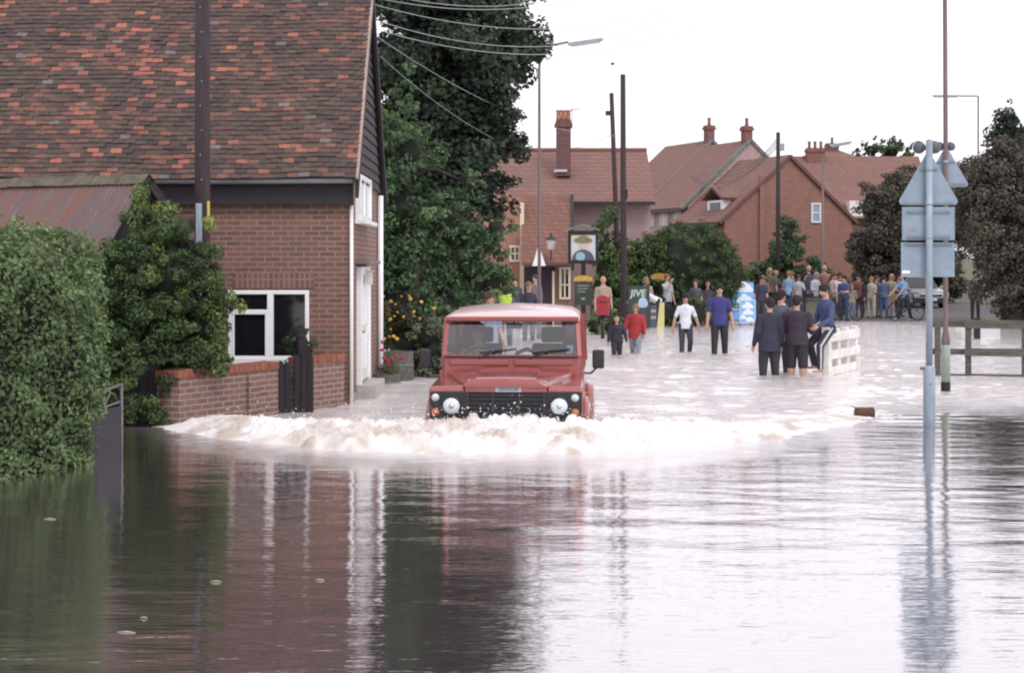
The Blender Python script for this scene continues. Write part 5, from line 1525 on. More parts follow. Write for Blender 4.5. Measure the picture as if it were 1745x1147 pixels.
# body tub, sides and back with window openings
for s in (-1, 1):
    m_ = MB()
    m_.prism([(1.2, .5), (1.2, 1.25), (3.62, 1.25), (3.62, .6), (3.4, .6), (3.32, .82), (3.1, .9), (2.8, .9), (2.58, .82), (2.5, .5)], lambda y, z: (s * .74, y, z), lambda y, z: (s * .825, y, z))
    m_.build('side_panel', M['carred'], veh, bevel=.015)
    d = m_ = MB(); m_.bar((s * .78, 1.27, 1.3), (s * .75, 1.40, 1.84), .05, .06, (1, 0, 0)); m_.bar((s * .782, 2.2, 1.25), (s * .755, 2.2, 1.86), .05, .1, (1, 0, 0)); m_.bar((s * .782, 2.75, 1.25), (s * .755, 2.75, 1.86), .05, .08, (1, 0, 0)); m_.bar((s * .782, 3.56, 1.25), (s * .755, 3.56, 1.86), .06, .12, (1, 0, 0))
    m_.box(min(s * .745, s * .80), max(s * .745, s * .80), 1.25, 3.62, 1.25, 1.33); m_.build('door_frame', M['carred'], veh)
    m_ = MB(); m_.add([(s * .772, 1.3, 1.33), (s * .772, 3.55, 1.33), (s * .748, 3.55, 1.84), (s * .748, 1.42, 1.84)], [(0, 1, 2, 3)]); m_.build('side_window', M['carglass'], veh)
    m_ = MB()
    m_.tube([(s * .81, 1.28, 1.22), (s * .90, 1.2, 1.22), (s * .95, 1.2, 1.27), (s * .985, 1.2, 1.3)], .012, 6); ar = m_.build('mirror_arm', M['black'], veh, True)
    m_ = MB(); m_.box(s * .985 - .068, s * .985 + .068, 1.18, 1.235, 1.275, 1.50); mi = m_.build('door_mirror', M['carblack'], veh, bevel=.03, seg=3)
    m_ = MB(); m_.box(s * .985 - .055, s * .985 + .055, 1.236, 1.239, 1.29, 1.485); m_.build('mirror_glass', M['chrome'], mi)
m_ = MB(); m_.box(-.78, .78, 3.58, 3.62, .6, 1.3); m_.box(-.77, -.52, 3.57, 3.61, 1.3, 1.87); m_.box(.52, .77, 3.57, 3.61, 1.3, 1.87); m_.box(-.52, .52, 3.57, 3.61, 1.78, 1.87); m_.build('rear_door', M['carred'], veh)
m_ = MB(); m_.add([(-.52, 3.59, 1.3), (.52, 3.59, 1.3), (.52, 3.59, 1.78), (-.52, 3.59, 1.78)], [(0, 1, 2, 3)]); m_.build('rear_window', M['carglass'], veh)
# cabin
m_ = MB(); m_.box(-.72, .72, 1.28, 1.55, 1.08, 1.39); m_.build('dashboard', M['carblack'], veh, bevel=.03)
m_ = MB(); m_.box(-.74, .74, 1.3, 3.55, .55, .62); m_.build('cabin_floor', M['seat'], veh)
for x in (-.42, .42):
    m_ = MB(); m_.box(x - .25, x + .25, 1.95, 2.45, .62, .92); m_.build('seat', M['seat'], veh, bevel=.05, seg=3)
    m_ = MB(); m_.prism([(2.38, .88), (2.5, .88), (2.66, 1.5), (2.56, 1.52)], lambda y, z: (x - .24, y, z), lambda y, z: (x + .24, y, z)); bk = m_.build('backrest', M['seat'], veh, bevel=.04, seg=3)
    m_ = MB(); m_.box(x - .13, x + .13, 2.58, 2.66, 1.52, 1.72); m_.build('headrest', M['seat'], bk, bevel=.035, seg=3)
m_ = MB()
n = 22
cw = Vector((-.40, 1.72, 1.33)); ax_ = Vector((0, -.80, .6)).normalized(); u_ = Vector((1, 0, 0)); v_ = ax_.cross(u_)
m_.tube([cw + (u_ * math.cos(2 * math.pi * k / n) + v_ * math.sin(2 * math.pi * k / n)) * .2 for k in range(n + 1)], .016, 8, False)
for a in (0, 2.1, 4.2): m_.tube([cw, cw + (u_ * math.cos(a) + v_ * math.sin(a)) * .2], .012, 6)
m_.tube([cw, cw - ax_ * -.3 if False else cw + Vector((0, -.28, -.21))], .025, 8)
m_.build('steering_wheel', M['black'], veh, True)
m_ = MB()          # curved top of the dash binnacle / cubby seen through the screen
m_.tube([(.02, 1.5, 1.36), (.06, 1.5, 1.45), (.16, 1.5, 1.49), (.28, 1.5, 1.45), (.36, 1.5, 1.37)], .026, 8); m_.build('grab_handle', M['black'], veh, True)
m_ = MB(); m_.box(-.07, .11, 1.45, 1.475, 1.74, 1.80); m_.tube([(.02, 1.44, 1.8), (.02, 1.41, 1.86)], .01, 6); m_.build('rear_view_mirror', M['black'], veh, bevel=.015)
m_ = MB(); m_.bar((-.12, 1.32, 1.415), (.15, 1.34, 1.415), .11, .004); m_.build('paper_sheet', mat('white_paper', (.72, .78, .84), .7, .05, 5), veh)
m_ = MB(); q = [ws(x, t) + Vector((0, .012, 0)) for x, t in ((.625, .08), (.70, .08), (.70, .30), (.625, .30))]; m_.add(q, [(0, 1, 2, 3)]); m_.build('tax_disc', mat('pale_blue_paper', (.42, .58, .75), .6, .1, 8), veh)


# ------------------------------------------------------------------ people
JOBS = []


def job(name, mb, vox, mt, parent, smooth=5, extra=None):
    o = mb.build(name, mt, parent)
    r = o.modifiers.new('r', 'REMESH'); r.mode = 'VOXEL'; r.voxel_size = vox; r.use_smooth_shade = True
    s = o.modifiers.new('s', 'SMOOTH'); s.factor = .5; s.iterations = smooth
    JOBS.append((o, extra))
    return o


CM = {}
TORSO = [(.505, .088, .066), (.55, .09, .067), (.62, .082, .061), (.69, .088, .064), (.75, .098, .066), (.79, .094, .060), (.815, .066, .048), (.838, .037, .036)]


def cloth(c, nm='cloth'):
    k = (nm, tuple(round(v, 3) for v in c))
    if k not in CM:
        CM[k] = mat('%s_%02d' % (nm, len(CM)), c, .85 if nm != 'skin' else .55, .28 if nm != 'skin' else .12, 9)
    return CM[k]


SKIN = (.50, .29, .22)
HAIRS = {'dark': (.025, .016, .014), 'brown': (.085, .05, .03), 'blond': (.42, .32, .18), 'grey': (.3, .28, .27), 'fair': (.26, .17, .09), 'white': (.55, .52, .48), 'red': (.26, .1, .05)}
EYEM = mat('eye_dark', (.02, .017, .016), .3, .1, 9)
LIPM = mat('lip_tone', (.36, .15, .13), .6, .1, 9)


def rx(v, a):   # rotate about x so that +a bends forward (toward -y)
    c, s = math.cos(a), math.sin(a)
    return Vector((v.x, v.y * c + v.z * s, -v.y * s + v.z * c)) if False else Vector((v.x, c * v.y - s * -v.z * -1, v.z)) if False else Vector((v.x, v.y * c - v.z * s, v.y * s + v.z * c))


def person(label, loc, rz, H=1.74, top=(.2, .2, .25), legs=(.04, .04, .05), hair='dark', sleeve='short', trouser='long', vox=.014,
           leg=((0, 2, 0), (0, 2, 0)), arm=((0, 8, 12), (0, 8, 12)), lean=0, head=(0, 0), build=1.0, long_top=0, shoes=None, skirt=None,
           hair_long=0, bald=False, hood=None, group=None, sit=False, stripe=None, skin=SKIN, fem=False, vest=None, collar=None, drop=0):
    """leg/arm: (left x<0, right x>0) each (forward deg, outward deg, bend deg); faces -y before rz.  Returns the Empty."""
    t = thing('person', label, 'person', loc, rz, group)
    S = H
    w = build
    hip_z = .525 * S
    lg = []
    for s, (a, b, k) in zip((-1, 1), leg):
        h = Vector((s * .052 * S, 0, 0))
        a_, b_, k_ = R(a), R(b), R(a - k)
        kn = h + Vector((s * math.sin(b_) * .245, -math.sin(a_) * math.cos(b_) * .245, -math.cos(a_) * math.cos(b_) * .245)) * S
        an = kn + Vector((s * math.sin(b_) * .5 * .24, -math.sin(k_) * .24, -math.cos(k_) * .24)) * S
        lg.append([h, kn, an])
    low = min(l[2].z for l in lg) - .04 * S
    base = -low if not sit else hip_z - drop
    pel = Vector((0, 0, base))
    lg = [[pel + q for q in l] for l in lg]
    La = R(lean)
    up = lambda x, y, z: pel + rx(Vector((x * S, y * S, (z - .525) * S)), La)
    sh = [up(s * .097 * w, .006, .782) for s in (-1, 1)]
    ar = []
    for s, q, (a, b, e) in zip((-1, 1), sh, arm):
        a_, b_ = R(a), R(b)
        d1 = Vector((s * math.sin(b_), -math.sin(a_) * math.cos(b_), -math.cos(a_) * math.cos(b_)))
        el = q + d1 * .172 * S
        a2 = R(a + e)
        inn = .25 if e > 35 else .0
        d2 = Vector((s * (math.sin(b_) * .6 - inn), -math.sin(a2), -math.cos(a2))).normalized()
        wr = el + d2 * .150 * S
        ar.append([q, el, wr, d2])
    nk = up(0, .008, .845)
    Hn, Ht = R(head[0]), R(head[1])       # nod forward, turn
    hc = nk + rx(Vector((0, -.012 * S, .082 * S)), La * .5 + Hn * .5)
    Rm = Matrix.Rotation(Ht, 3, 'Z') @ Matrix.Rotation(La * .4 + Hn, 3, 'X')
    hd_ = lambda x, y, z: hc + Rm @ (Vector((x, y, z)) * S)
    sk = cloth(skin, 'skin')
    # ---- body: one surface
    b = MB()
    b.eloft([(z, rx_ * w * .88, ry_ * w * .86) for z, rx_, ry_ in TORSO], up)
    b.caps(up(0, .01, .80), hd_(0, .012, -.035), .034 * S, .030 * S)
    b.ball(hd_(0, .008, .014), (.047 * S, .056 * S, .054 * S), 12, 9); b.ball(hd_(0, -.012, -.022), (.036 * S, .036 * S, .040 * S), 12, 8)
    b.ball(hd_(0, -.030, -.045), (.016 * S, .014 * S, .012 * S), 8, 6)
    b.caps(hd_(0, -.046, .008), hd_(0, -.058, -.012), .006 * S, .0095 * S, 8)
    for s in (-1, 1): b.ball(hd_(s * .047, .006, -.002), (.006 * S, .013 * S, .019 * S), 8, 6)
    for s, (q, el, wr, d2) in zip((-1, 1), ar):
        b.caps(q, el, .024 * S * w, .0225 * S * w); b.caps(el, wr, .0245 * S * w, .0165 * S)
        b.caps(wr, wr + d2 * .045 * S, .0165 * S, .021 * S)
    for l in lg:
        b.caps(l[0], l[1], .050 * S * w, .033 * S * w); b.caps(l[1], l[1].lerp(l[2], .35), .033 * S * w, .034 * S * w); b.caps(l[1].lerp(l[2], .35), l[2], .034 * S * w, .021 * S)
        b.caps(l[2] + Vector((0, .02 * S, -.018 * S)), l[2] + Vector((0, -.085 * S, -.026 * S)), .021 * S, .016 * S)
    # eyes, lips, brows and fingers are joined in after the skin is fused
    ex = MB(); ex.mi = 0
    for s, (q, el, wr, d2) in zip((-1, 1), ar):
        side = Vector((1, 0, 0)) if abs(d2.x) < .7 else Vector((0, 0, 1))
        fwd = d2.cross(side).normalized()
        acr = fwd.cross(d2).normalized()
        k0 = wr + d2 * .05 * S
        cur = -fwd if fwd.y > 0 else fwd
        spread = Vector((0, 1, 0)); spread = (spread - d2 * spread.dot(d2)).normalized()
        palmn = d2.cross(spread).normalized(); palmn = palmn if palmn.x * s < 0 else -palmn
        for f_ in range(4):
            r0 = k0 + spread * (f_ - 1.5) * .0115 * S
            L_ = (.043, .048, .045, .036)[f_] * S
            p1 = r0 + (d2 + palmn * .2).normalized() * L_ * .5; p2 = p1 + (d2 + palmn * .75).normalized() * L_ * .5
            ex.tube([r0 - d2 * .01 * S, r0, p1, p2, p2 + (d2 + palmn).normalized() * .004 * S], [.0058 * S, .0056 * S, .0052 * S, .0045 * S, .002 * S], 6)
        tb = wr + d2 * .02 * S - spread * .018 * S
        t1 = tb + (d2 * .7 - spread * .6 + palmn * .3).normalized() * .028 * S; t2 = t1 + (d2 + palmn * .5).normalized() * .022 * S
        ex.tube([tb, t1, t2, t2 + d2 * .003 * S], [.0085 * S, .0066 * S, .005 * S, .002 * S], 6)
    ex.mi = 1
    for s in (-1, 1):
        ex.ball(hd_(s * .019, -.0435, .005), (.0048 * S, .0035 * S, .003 * S), 8, 6)
    ex.mi = 2
    ex.ball(hd_(0, -.0455, -.0285), (.0135 * S, .005 * S, .0042 * S), 8, 5)
    ex.mi = 3
    for s in (-1, 1): ex.caps(hd_(s * .011, -.0475, .0165), hd_(s * .026, -.0435, .016), .0015 * S, .0012 * S, 6)
    hm = cloth(HAIRS[hair], 'hair')
    bo = job('body', b, vox * .8, [sk, EYEM, LIPM, hm], t, 4, ex)
    # ---- hair
    if not bald:
        h = MB()
        h.ball(hd_(0, .012, .022), (.054 * S, .062 * S, .055 * S), 14, 10)
        h.ball(hd_(0, -.022, .056), (.036 * S, .022 * S, .014 * S), 10, 6)
        for s in (-1, 1): h.ball(hd_(s * .044, -.004, .018), (.014 * S, .024 * S, .03 * S), 8, 6)
        h.ball(hd_(0, .04, -.012), (.044 * S, .026 * S, .034 * S), 10, 7)
        if hair_long:
            h.caps(hd_(0, .046, 0), hd_(0, .05, -.10 * hair_long), .04 * S, .05 * S)
            for s in (-1, 1): h.caps(hd_(s * .046, .012, .01), hd_(s * .05, .012, -.07 * hair_long), .018 * S, .02 * S)
        ho = job('hair', h, vox * .8, hm, t, 3)
    else:
        h = MB()
        h.ball(hd_(0, .036, -.008), (.048 * S, .03 * S, .03 * S), 10, 7)
        job('hair', h, vox * .8, hm, t, 3)
    # ---- upper clothing
    m1 = MB(); pad = .007 * S
    zlow = .50 - long_top
    rg_ = [(.47, .099 * w, .079 * w), (.475, .1 * w, .08 * w)] + [(z, rx_ * w * (1.08 if z < .6 else 1), ry_ * w * (1.1 if z < .6 else 1)) for z, rx_, ry_ in TORSO[1:]]
    if long_top: rg_ = [(zlow, .100 * w, .082 * w), (zlow + .01, .100 * w, .082 * w)] + rg_[2:]
    m1.eloft(rg_, up)
    m1.caps(up(-.085 * w, .006, .782), up(.085 * w, .006, .782), .030 * S * w, .030 * S * w)
    for s, (q, el, wr, d2) in zip((-1, 1), ar):
        m1.caps(q, q.lerp(el, .72 if sleeve == 'short' else 1), .0305 * S * w, .0325 * S * w)
        if sleeve == 'long': m1.caps(el, el.lerp(wr, .95), .031 * S * w, .026 * S)
    if hood: m1.ball(up(0, .05, .83), (.06 * S, .035 * S, .03 * S))
    mt_ = cloth(top, 'cloth')
    to_ = job('jacket' if sleeve == 'long' else 'shirt', m1, vox, mt_, t, 4)
    if collar:
        cm = MB(); cm.caps(up(-.02, -.012, .835), up(.02, -.012, .835), .028 * S, .028 * S); job('collar', cm, vox, cloth(collar), to_, 2)
    # ---- trousers
    m2 = MB()
    m2.eloft([(.465, .06 * w, .05 * w), (.49, .085 * w, .062 * w), (.525, .088 * w, .066 * w), (.575, .082 * w, .06 * w)], up)
    for l in lg:
        end = {'long': 1, 'short': .0}[trouser]
        m2.caps(l[0], l[1], .058 * S * w, .043 * S * w)
        if trouser == 'long':
            m2.caps(l[1], l[2] + Vector((0, 0, .01 * S)), .042 * S * w, .033 * S)
        else:
            m2.caps(l[1], l[1].lerp(l[2], .12), .044 * S * w, .043 * S * w)
    tr_ = job('trousers' if trouser == 'long' else 'shorts', m2, vox, cloth(legs), t, 4)
    if stripe:
        for s, l in zip((-1, 1), lg):
            m3 = MB(); off = Vector((s * .040 * S, -.02 * S, 0)) * w
            m3.caps(l[0] + off * 1.25, l[1] + off, .012 * S, .012 * S, 6); m3.caps(l[1] + off, l[2] + off * .8, .012 * S, .01 * S, 6)
            m3.build('stripe', cloth(stripe), tr_, True)
    if vest:
        m4 = MB()
        m4.eloft([(z, rx_ * w * 1.06, ry_ * w * 1.1) for z, rx_, ry_ in TORSO[:-1]], up); m4.caps(up(-.08 * w, .004, .79), up(.08 * w, .004, .79), .035 * S * w, .035 * S * w)
        vo = job('vest', m4, vox, cloth(vest), t, 4)
        m4 = MB(); m4.box(-.05 * S, .11 * S, -.092 * S, -.075 * S, base + .04 * S, base + .14 * S); m4.build('vest_panel', cloth((.75, .16, .04)), vo, bevel=.01)
    if shoes:
        for l in lg:
            m5 = MB(); m5.caps(l[2] + Vector((0, .022 * S, -.02 * S)), l[2] + Vector((0, -.09 * S, -.026 * S)), .026 * S, .021 * S); m5.caps(l[2] + Vector((0, .005 * S, .01 * S)), l[2] + Vector((0, 0, -.02 * S)), .026 * S, .027 * S)
            job('shoe', m5, vox, cloth(shoes), t, 2)
    return t


def at(px, Y, z=None): return (((px - CX) * Y / F), Y, bed_z(Y) if z is None else z)


WK = ((18, 2, 6), (-14, 2, 14))       # walking legs
WK2 = ((-12, 2, 16), (16, 2, 4))
# walkers in the shallow water
person('small child with pale blond hair in a dark blue coat wading hand in hand', at(1051, 38.6), 0, 1.08, (.03, .028, .05), (.035, .033, .05), 'blond', 'long', leg=WK, arm=((5, 10, 15), (12, 16, 10)), build=1.35, long_top=.03, vox=.012, group='people wading toward the camera')
person('child in a bright red coat wading beside the smaller blond child', at(1083, 39.5), R(-12), 1.34, (.36, .035, .04), (.30, .30, .36), 'fair', 'long', leg=WK2, arm=((8, 12, 12), (10, 8, 15)), build=1.3, long_top=.09, vox=.012, head=(12, R(0)), hair_long=.5, group='people wading toward the camera')
person('teenager in a white tee shirt and dark trousers walking through shallow water', at(1168, 40.0), R(4), 1.56, (.76, .80, .90), (.06, .06, .08), 'dark', 'short', leg=((6, 1, 4), (15, 3, 48)), arm=((-4, 20, 14), (4, 22, 16)), vox=.011, head=(10, 0), group='people wading toward the camera')
person('man in a navy blue tee shirt and dark trousers walking toward the camera', at(1226, 39.2), 0, 1.80, (.045, .045, .19), (.028, .026, .032), 'dark', 'short', leg=((8, 3, 4), (-6, 4, 6)), arm=((2, 12, 12), (-4, 14, 14)), vox=.011, head=(4, 0), build=1.08, group='people wading toward the camera')
# the dark group, their backs turned
person('person in a long dark navy coat at the left of the dark trio, back turned', at(1311, 31.3), R(195), 1.66, (.035, .034, .06), (.035, .035, .045), 'dark', 'long', leg=((0, 3, 2), (4, 3, 6)), arm=((2, 7, 12), (6, 6, 20)), long_top=.09, build=1.25, vox=.011, group='dark clad group standing in the flood')
person('taller person in a grey coat, face in profile, middle of the dark trio', at(1331, 32.4), R(135), 1.78, (.10, .11, .125), (.03, .03, .036), 'dark', 'long', leg=((2, 3, 2), (-2, 3, 2)), arm=((8, 6, 30), (6, 6, 20)), long_top=.05, build=1.2, vox=.011, head=(8, 0), collar=(.6, .58, .6), group='dark clad group standing in the flood')
person('bare legged person in dark jumper and shorts at the right of the trio', at(1358, 31.3), R(160), 1.70, (.045, .03, .05), (.03, .028, .038), 'dark', 'long', 'short', leg=((0, 3, 2), (6, 3, 4)), arm=((14, 10, 70), (14, 10, 70)), build=1.28, vox=.011, head=(6, 0), group='dark clad group standing in the flood')
# perched on the white railing
person('man in a blue jacket and white striped tracksuit trousers perched on the railing end', (W(1411, HY, 31.5).x, 31.52, -.24), R(-62), 1.72, (.06, .085, .20), (.04, .04, .055), 'dark', 'long', leg=((48, 4, 66), (42, 6, 40)), arm=((12, 8, 40), (16, 8, 48)), lean=6, sit=True, drop=-.19, stripe=(.6, .6, .66), vox=.011, head=(14, 0), build=1.0)
# driver
dv = Vector((-.42, 2.2, .88))
Mv = Matrix.Translation(veh.location) @ Matrix.Rotation(R(-3.0), 4, 'Z')
q = Mv @ Vector((-.47, 2.18, .0))
person('driver in a pale shirt behind the windscreen of the red vehicle', (q.x, q.y, q.z), R(-4), 1.74, (.5, .54, .62), (.05, .05, .07), 'brown', 'long', leg=((78, 4, 60), (78, 4, 60)), arm=((48, 4, 40), (48, 6, 45)), sit=True, drop=-.05, lean=-4, vox=.012, head=(2, 0))
# behind the red vehicle
person('man with short brown hair in a grey blue shirt directly behind the red vehicle', at(834, 30.5), R(35), 1.80, (.28, .33, .46), (.04, .04, .06), 'brown', 'short', vox=.012, arm=((0, 8, 14), (4, 8, 20)))
person('person in a bright yellow high visibility vest behind the red vehicle', at(861, 43), R(8), 1.78, (.1, .1, .14), (.04, .04, .06), 'dark', 'long', vest=(.50, .72, .10), vox=.014, arm=((2, 8, 20), (8, 8, 40)))
person('person in dark clothes standing right of the yellow vest', at(901, 46), R(20), 1.72, (.04, .045, .07), (.03, .03, .04), 'fair', 'long', vox=.014, arm=((2, 8, 20), (20, 8, 70)))
person('person in a grey top at the dark porch doorway of the inn', at(912, 55), R(-30), 1.78, (.2, .18, .19), (.05, .05, .06), 'brown', 'long', vox=.02, shoes=(.03, .03, .03))
person('person in a dark coat half hidden left of the yellow vest', at(878, 54), R(0), 1.7, (.06, .05, .09), (.03, .03, .04), 'dark', 'long', vox=.02, shoes=(.03, .03, .03))
person('bald headed man in a tan top standing behind the red post box', at(1028, 52), R(10), 1.78, (.38, .30, .22), (.2, .18, .14), 'grey', 'short', bald=True, vox=.016, build=1.1)
person('fair haired person stooping to the ground by the jive sign', at(1104, 57), R(200), 1.7, (.42, .34, .28), (.05, .05, .07), 'fair', 'short', vox=.018, lean=14, shoes=(.04, .04, .04), hair_long=.6)
person('person in a white top bending forward beside the jive sign', at(1120, 56.4), R(-75), 1.72, (.78, .80, .84), (.035, .03, .05), 'brown', 'short', vox=.016, lean=62, leg=((14, 3, 4), (8, 3, 4)), arm=((58, 6, 10), (52, 6, 10)), shoes=(.05, .05, .05), head=(20, 0))
person('person in a pale grey top raising a white cup, dark trousers, by the hedge', at(1137, 57.2), R(35), 1.78, (.42, .45, .48), (.045, .045, .06), 'red', 'short', vox=.016, arm=((60, 8, 95), (4, 8, 14)), shoes=(.6, .6, .6))
person('person partly hidden behind the white tee shirt, brown hair and dark top', at(1185, 57), R(-20), 1.6, (.1, .09, .1), (.06, .06, .08), 'brown', 'short', vox=.018, shoes=(.05, .05, .05))
person('short person in dark clothes left of the navy tee shirt man', at(1206, 58), R(15), 1.5, (.06, .05, .07), (.05, .05, .06), 'fair', 'long', vox=.018, shoes=(.05, .05, .05))
# the crowd at the edge of the flood
crowd = [  # px, Y, rz, H, top, legs, hair, sleeve, words
    (1292, 60.5, 20, 1.75, (.05, .055, .10), (.05, .05, .07), 'dark', 'short', 'person in a navy shirt with a white bag beside the blue cloud boards'),
    (1302, 64.5, -10, 1.72, (.30, .16, .15), (.05, .05, .06), 'fair', 'long', 'fair haired person in a dusty pink top near the cloud boards'),
    (1318, 66, 0, 1.68, (.1, .08, .12), (.1, .1, .14), 'blond', 'long', 'blond person in a dark top behind the dark trio'),
    (1312, 67, 10, 1.9, (.12, .12, .09), (.05, .05, .06), 'blond', 'short', 'tall very blond person farthest back beside the wired pole'),
    (1344, 63.5, 170, 1.75, (.30, .45, .72), (.06, .07, .14), 'fair', 'short', 'person in a sky blue shirt seen over the dark trio'),
    (1352, 66, -15, 1.74, (.16, .1, .1), (.05, .05, .07), 'red', 'short', 'red haired person in a maroon shirt between the two background poles'),
    (1361, 64, 0, 1.72, (.62, .62, .64), (.08, .09, .16), 'brown', 'short', 'brown haired person in a white shirt left of the green hurdle'),
    (1372, 65, 25, 1.78, (.05, .05, .09), (.05, .05, .08), 'dark', 'long', 'person in a near black jacket left of the street lamp column'),
    (1378, 67.5, -5, 1.92, (.1, .1, .14), (.06, .06, .08), 'grey', 'short', 'tall balding person rising above the crowd before the lamp column'),
    (1389, 64, 15, 1.78, (.58, .62, .70), (.06, .07, .12), 'grey', 'long', 'grey haired person in a pale blue long sleeved shirt by the lamp column'),
    (1404, 66.5, -10, 1.92, (.34, .2, .17), (.09, .08, .08), 'grey', 'short', 'tall balding person in a terracotta shirt by the lamp column'),
    (1415, 63.5, 30, 1.75, (.52, .38, .32), (.12, .11, .1), 'brown', 'short', 'person in a peach shirt behind the man on the railing'),
    (1424, 64.5, -20, 1.78, (.72, .72, .76), (.05, .05, .08), 'dark', 'short', 'person in a bright white shirt right of the railing man'),
    (1433, 65.5, 15, 1.72, (.34, .12, .12), (.06, .06, .08), 'brown', 'long', 'person in a dull red jumper before the green bush'),
    (1441, 63, 0, 1.62, (.07, .1, .26), (.05, .06, .14), 'dark', 'short', 'person in a royal blue top astride the left bicycle'),
    (1452, 62.6, 140, 1.42, (.34, .31, .28), (.16, .2, .26), 'fair', 'short', 'child in a beige top and grey jeans near the left bicycle'),
    (1461, 64.5, -25, 1.66, (.26, .1, .1), (.05, .05, .06), 'dark', 'short', 'person in a brick red shirt right of the left bicycle'),
    (1475, 63.2, 180, 1.55, (.05, .045, .06), (.03, .03, .04), 'dark', 'long', 'person dressed all in black under the dark brownish tree'),
    (1484, 64, 10, 1.5, (.5, .46, .38), (.5, .45, .38), 'fair', 'short', 'person in cream clothes under the dark brownish tree'),
    (1496, 64.8, 0, 1.56, (.2, .12, .12), (.28, .25, .24), 'brown', 'short', 'person in a brown shirt and stone trousers under the dark brownish tree'),
    (1508, 64, 175, 1.6, (.14, .2, .36), (.12, .18, .34), 'dark', 'short', 'person in matching blue denim top and jeans under the dark brownish tree'),
    (1519, 64.5, -12, 1.6, (.44, .4, .2), (.42, .34, .3), 'blond', 'short', 'blond person in a pale mustard top and beige trousers'),
    (1529, 65.5, 20, 1.7, (.035, .03, .05), (.03, .03, .045), 'dark', 'long', 'person in a black coat left of the light blue cyclist'),
]
for k, (px, Y, rz, H, top_, leg_, hr, sl_, words) in enumerate(crowd):
    top_ = tuple(c * .8 for c in top_)
    person(words, at(px + random.uniform(-3, 3), Y + random.uniform(-.6, 1.2)), R(rz + random.uniform(-45, 45)), H * random.uniform(.93, 1.04), top_, leg_, hr, sl_, vox=.02, shoes=(.06, .06, .06), bald=(hr == 'grey' and k % 2 == 0), arm=[((2, 8, 14), (2, 8, 14)), ((6, 8, 80), (10, 8, 75)), ((0, 10, 10), (30, 8, 60)), ((14, 8, 50), (2, 8, 12))][k % 4],
           leg=[((0, 3, 0), (2, 4, 2)), ((4, 3, 2), (-4, 3, 2))][k % 2], group='crowd watching at the flood edge', build=random.uniform(.92, 1.25), head=(random.uniform(-6, 22), random.uniform(-40, 40)), lean=random.choice((0, 0, 4, 9)), long_top=random.choice((0, 0, .05)), hair_long=random.choice((0, 0, .8)))
person('cyclist in a light blue shirt and dark trousers astride the right bicycle', at(1541, 62.5), R(-60), 1.74, (.22, .42, .70), (.04, .04, .06), 'dark', 'short', vox=.016, leg=((10, 12, 4), (-6, 12, 4)), arm=((40, 6, 10), (40, 6, 10)), lean=10, shoes=(.5, .5, .5))
person('person in a teal grey coat on the road before the wide brownish tree', at(1662, 63.5), R(10), 1.8, (.1, .16, .2), (.04, .04, .05), 'dark', 'long', vox=.02, shoes=(.05, .05, .05))

dg = bpy.context.evaluated_depsgraph_get()
done = []
for o, ex in JOBS:
    me = bpy.data.meshes.new_from_object(o.evaluated_get(dg), depsgraph=dg)
    done.append((o, ex, me))
for o, ex, me in done:
    mats = [s.material for s in o.material_slots]
    o.modifiers.clear()
    old = o.data
    if ex is not None:
        bm = bmesh.new(); bm.from_mesh(me)
        bm.verts.ensure_lookup_table()
        vs = [bm.verts.new(v) for v in ex.v]
        for f, mi in zip(ex.f, ex.m):
            try:
                fc = bm.faces.new([vs[i] for i in f]); fc.material_index = mi; fc.smooth = True
            except ValueError: pass
        bmesh.ops.recalc_face_normals(bm, faces=[f for f in bm.faces if any(v in set() for v in f.verts)] or bm.faces)
        bm.to_mesh(me); bm.free()
    me.name = o.name
    o.data = me
    if len(me.materials) < len(mats):
        me.materials.clear()
        for m_ in mats: me.materials.append(m_)
    me.polygons.foreach_set('use_smooth', [True] * len(me.polygons))
    bpy.data.meshes.remove(old)


# ------------------------------------------------------------------ street things
# pole mounted post box
pbx = thing('post_box', 'red rounded post box on a dark post at the edge of the flood', 'post box', (W(1027, HY, 47).x, 47, bed_z(47)))
zb = lambda py, Y: zp(py, Y) - bed_z(Y)
m_ = MB(); m_.tube([(0, 0, 0), (0, 0, zb(535, 47))], .055, 12); m_.build('post', M['black'], pbx, True)
m_ = MB()
z0_, z1_ = zb(537, 47), zb(503, 47)
pts = [(-.17, z0_)] + [(-.17 * math.cos(a), z1_ - .11 + .11 * math.sin(a)) for a in [math.pi * k / 12 for k in range(13)]] + [(.17, z0_)]
m_.prism(pts, lambda x, z: (x, -.15, z), lambda x, z: (x, .15, z)); bx_ = m_.build('box', mat('post_office_red', (.36, .02, .035), .4, .15, 6), pbx, bevel=.02)
m_ = MB(); m_.box(-.1, .1, -.156, -.149, z1_ - .2, z1_ - .165); m_.build('slot', M['black'], bx_); m_ = MB(); m_.box(-.09, .09, -.156, -.149, z0_ + .1, z0_ + .3); m_.build('door', mat('post_office_red_door', (.32, .02, .03), .4, .15, 6), bx_, bevel=.004)


def words(parent, body, x, y, z, size, mt, name='lettering', shear=0):
    cu = bpy.data.curves.new(name, 'FONT'); cu.body = body; cu.size = size; cu.align_x = 'CENTER'; cu.align_y = 'CENTER'; cu.extrude = .002; cu.offset = size * .025; cu.shear = shear
    o = bpy.data.objects.new(name, cu); C.objects.link(o); o.parent = parent; o.location = (x, y, z); o.rotation_euler = (R(90), 0, 0); cu.materials.append(mt)
    return o


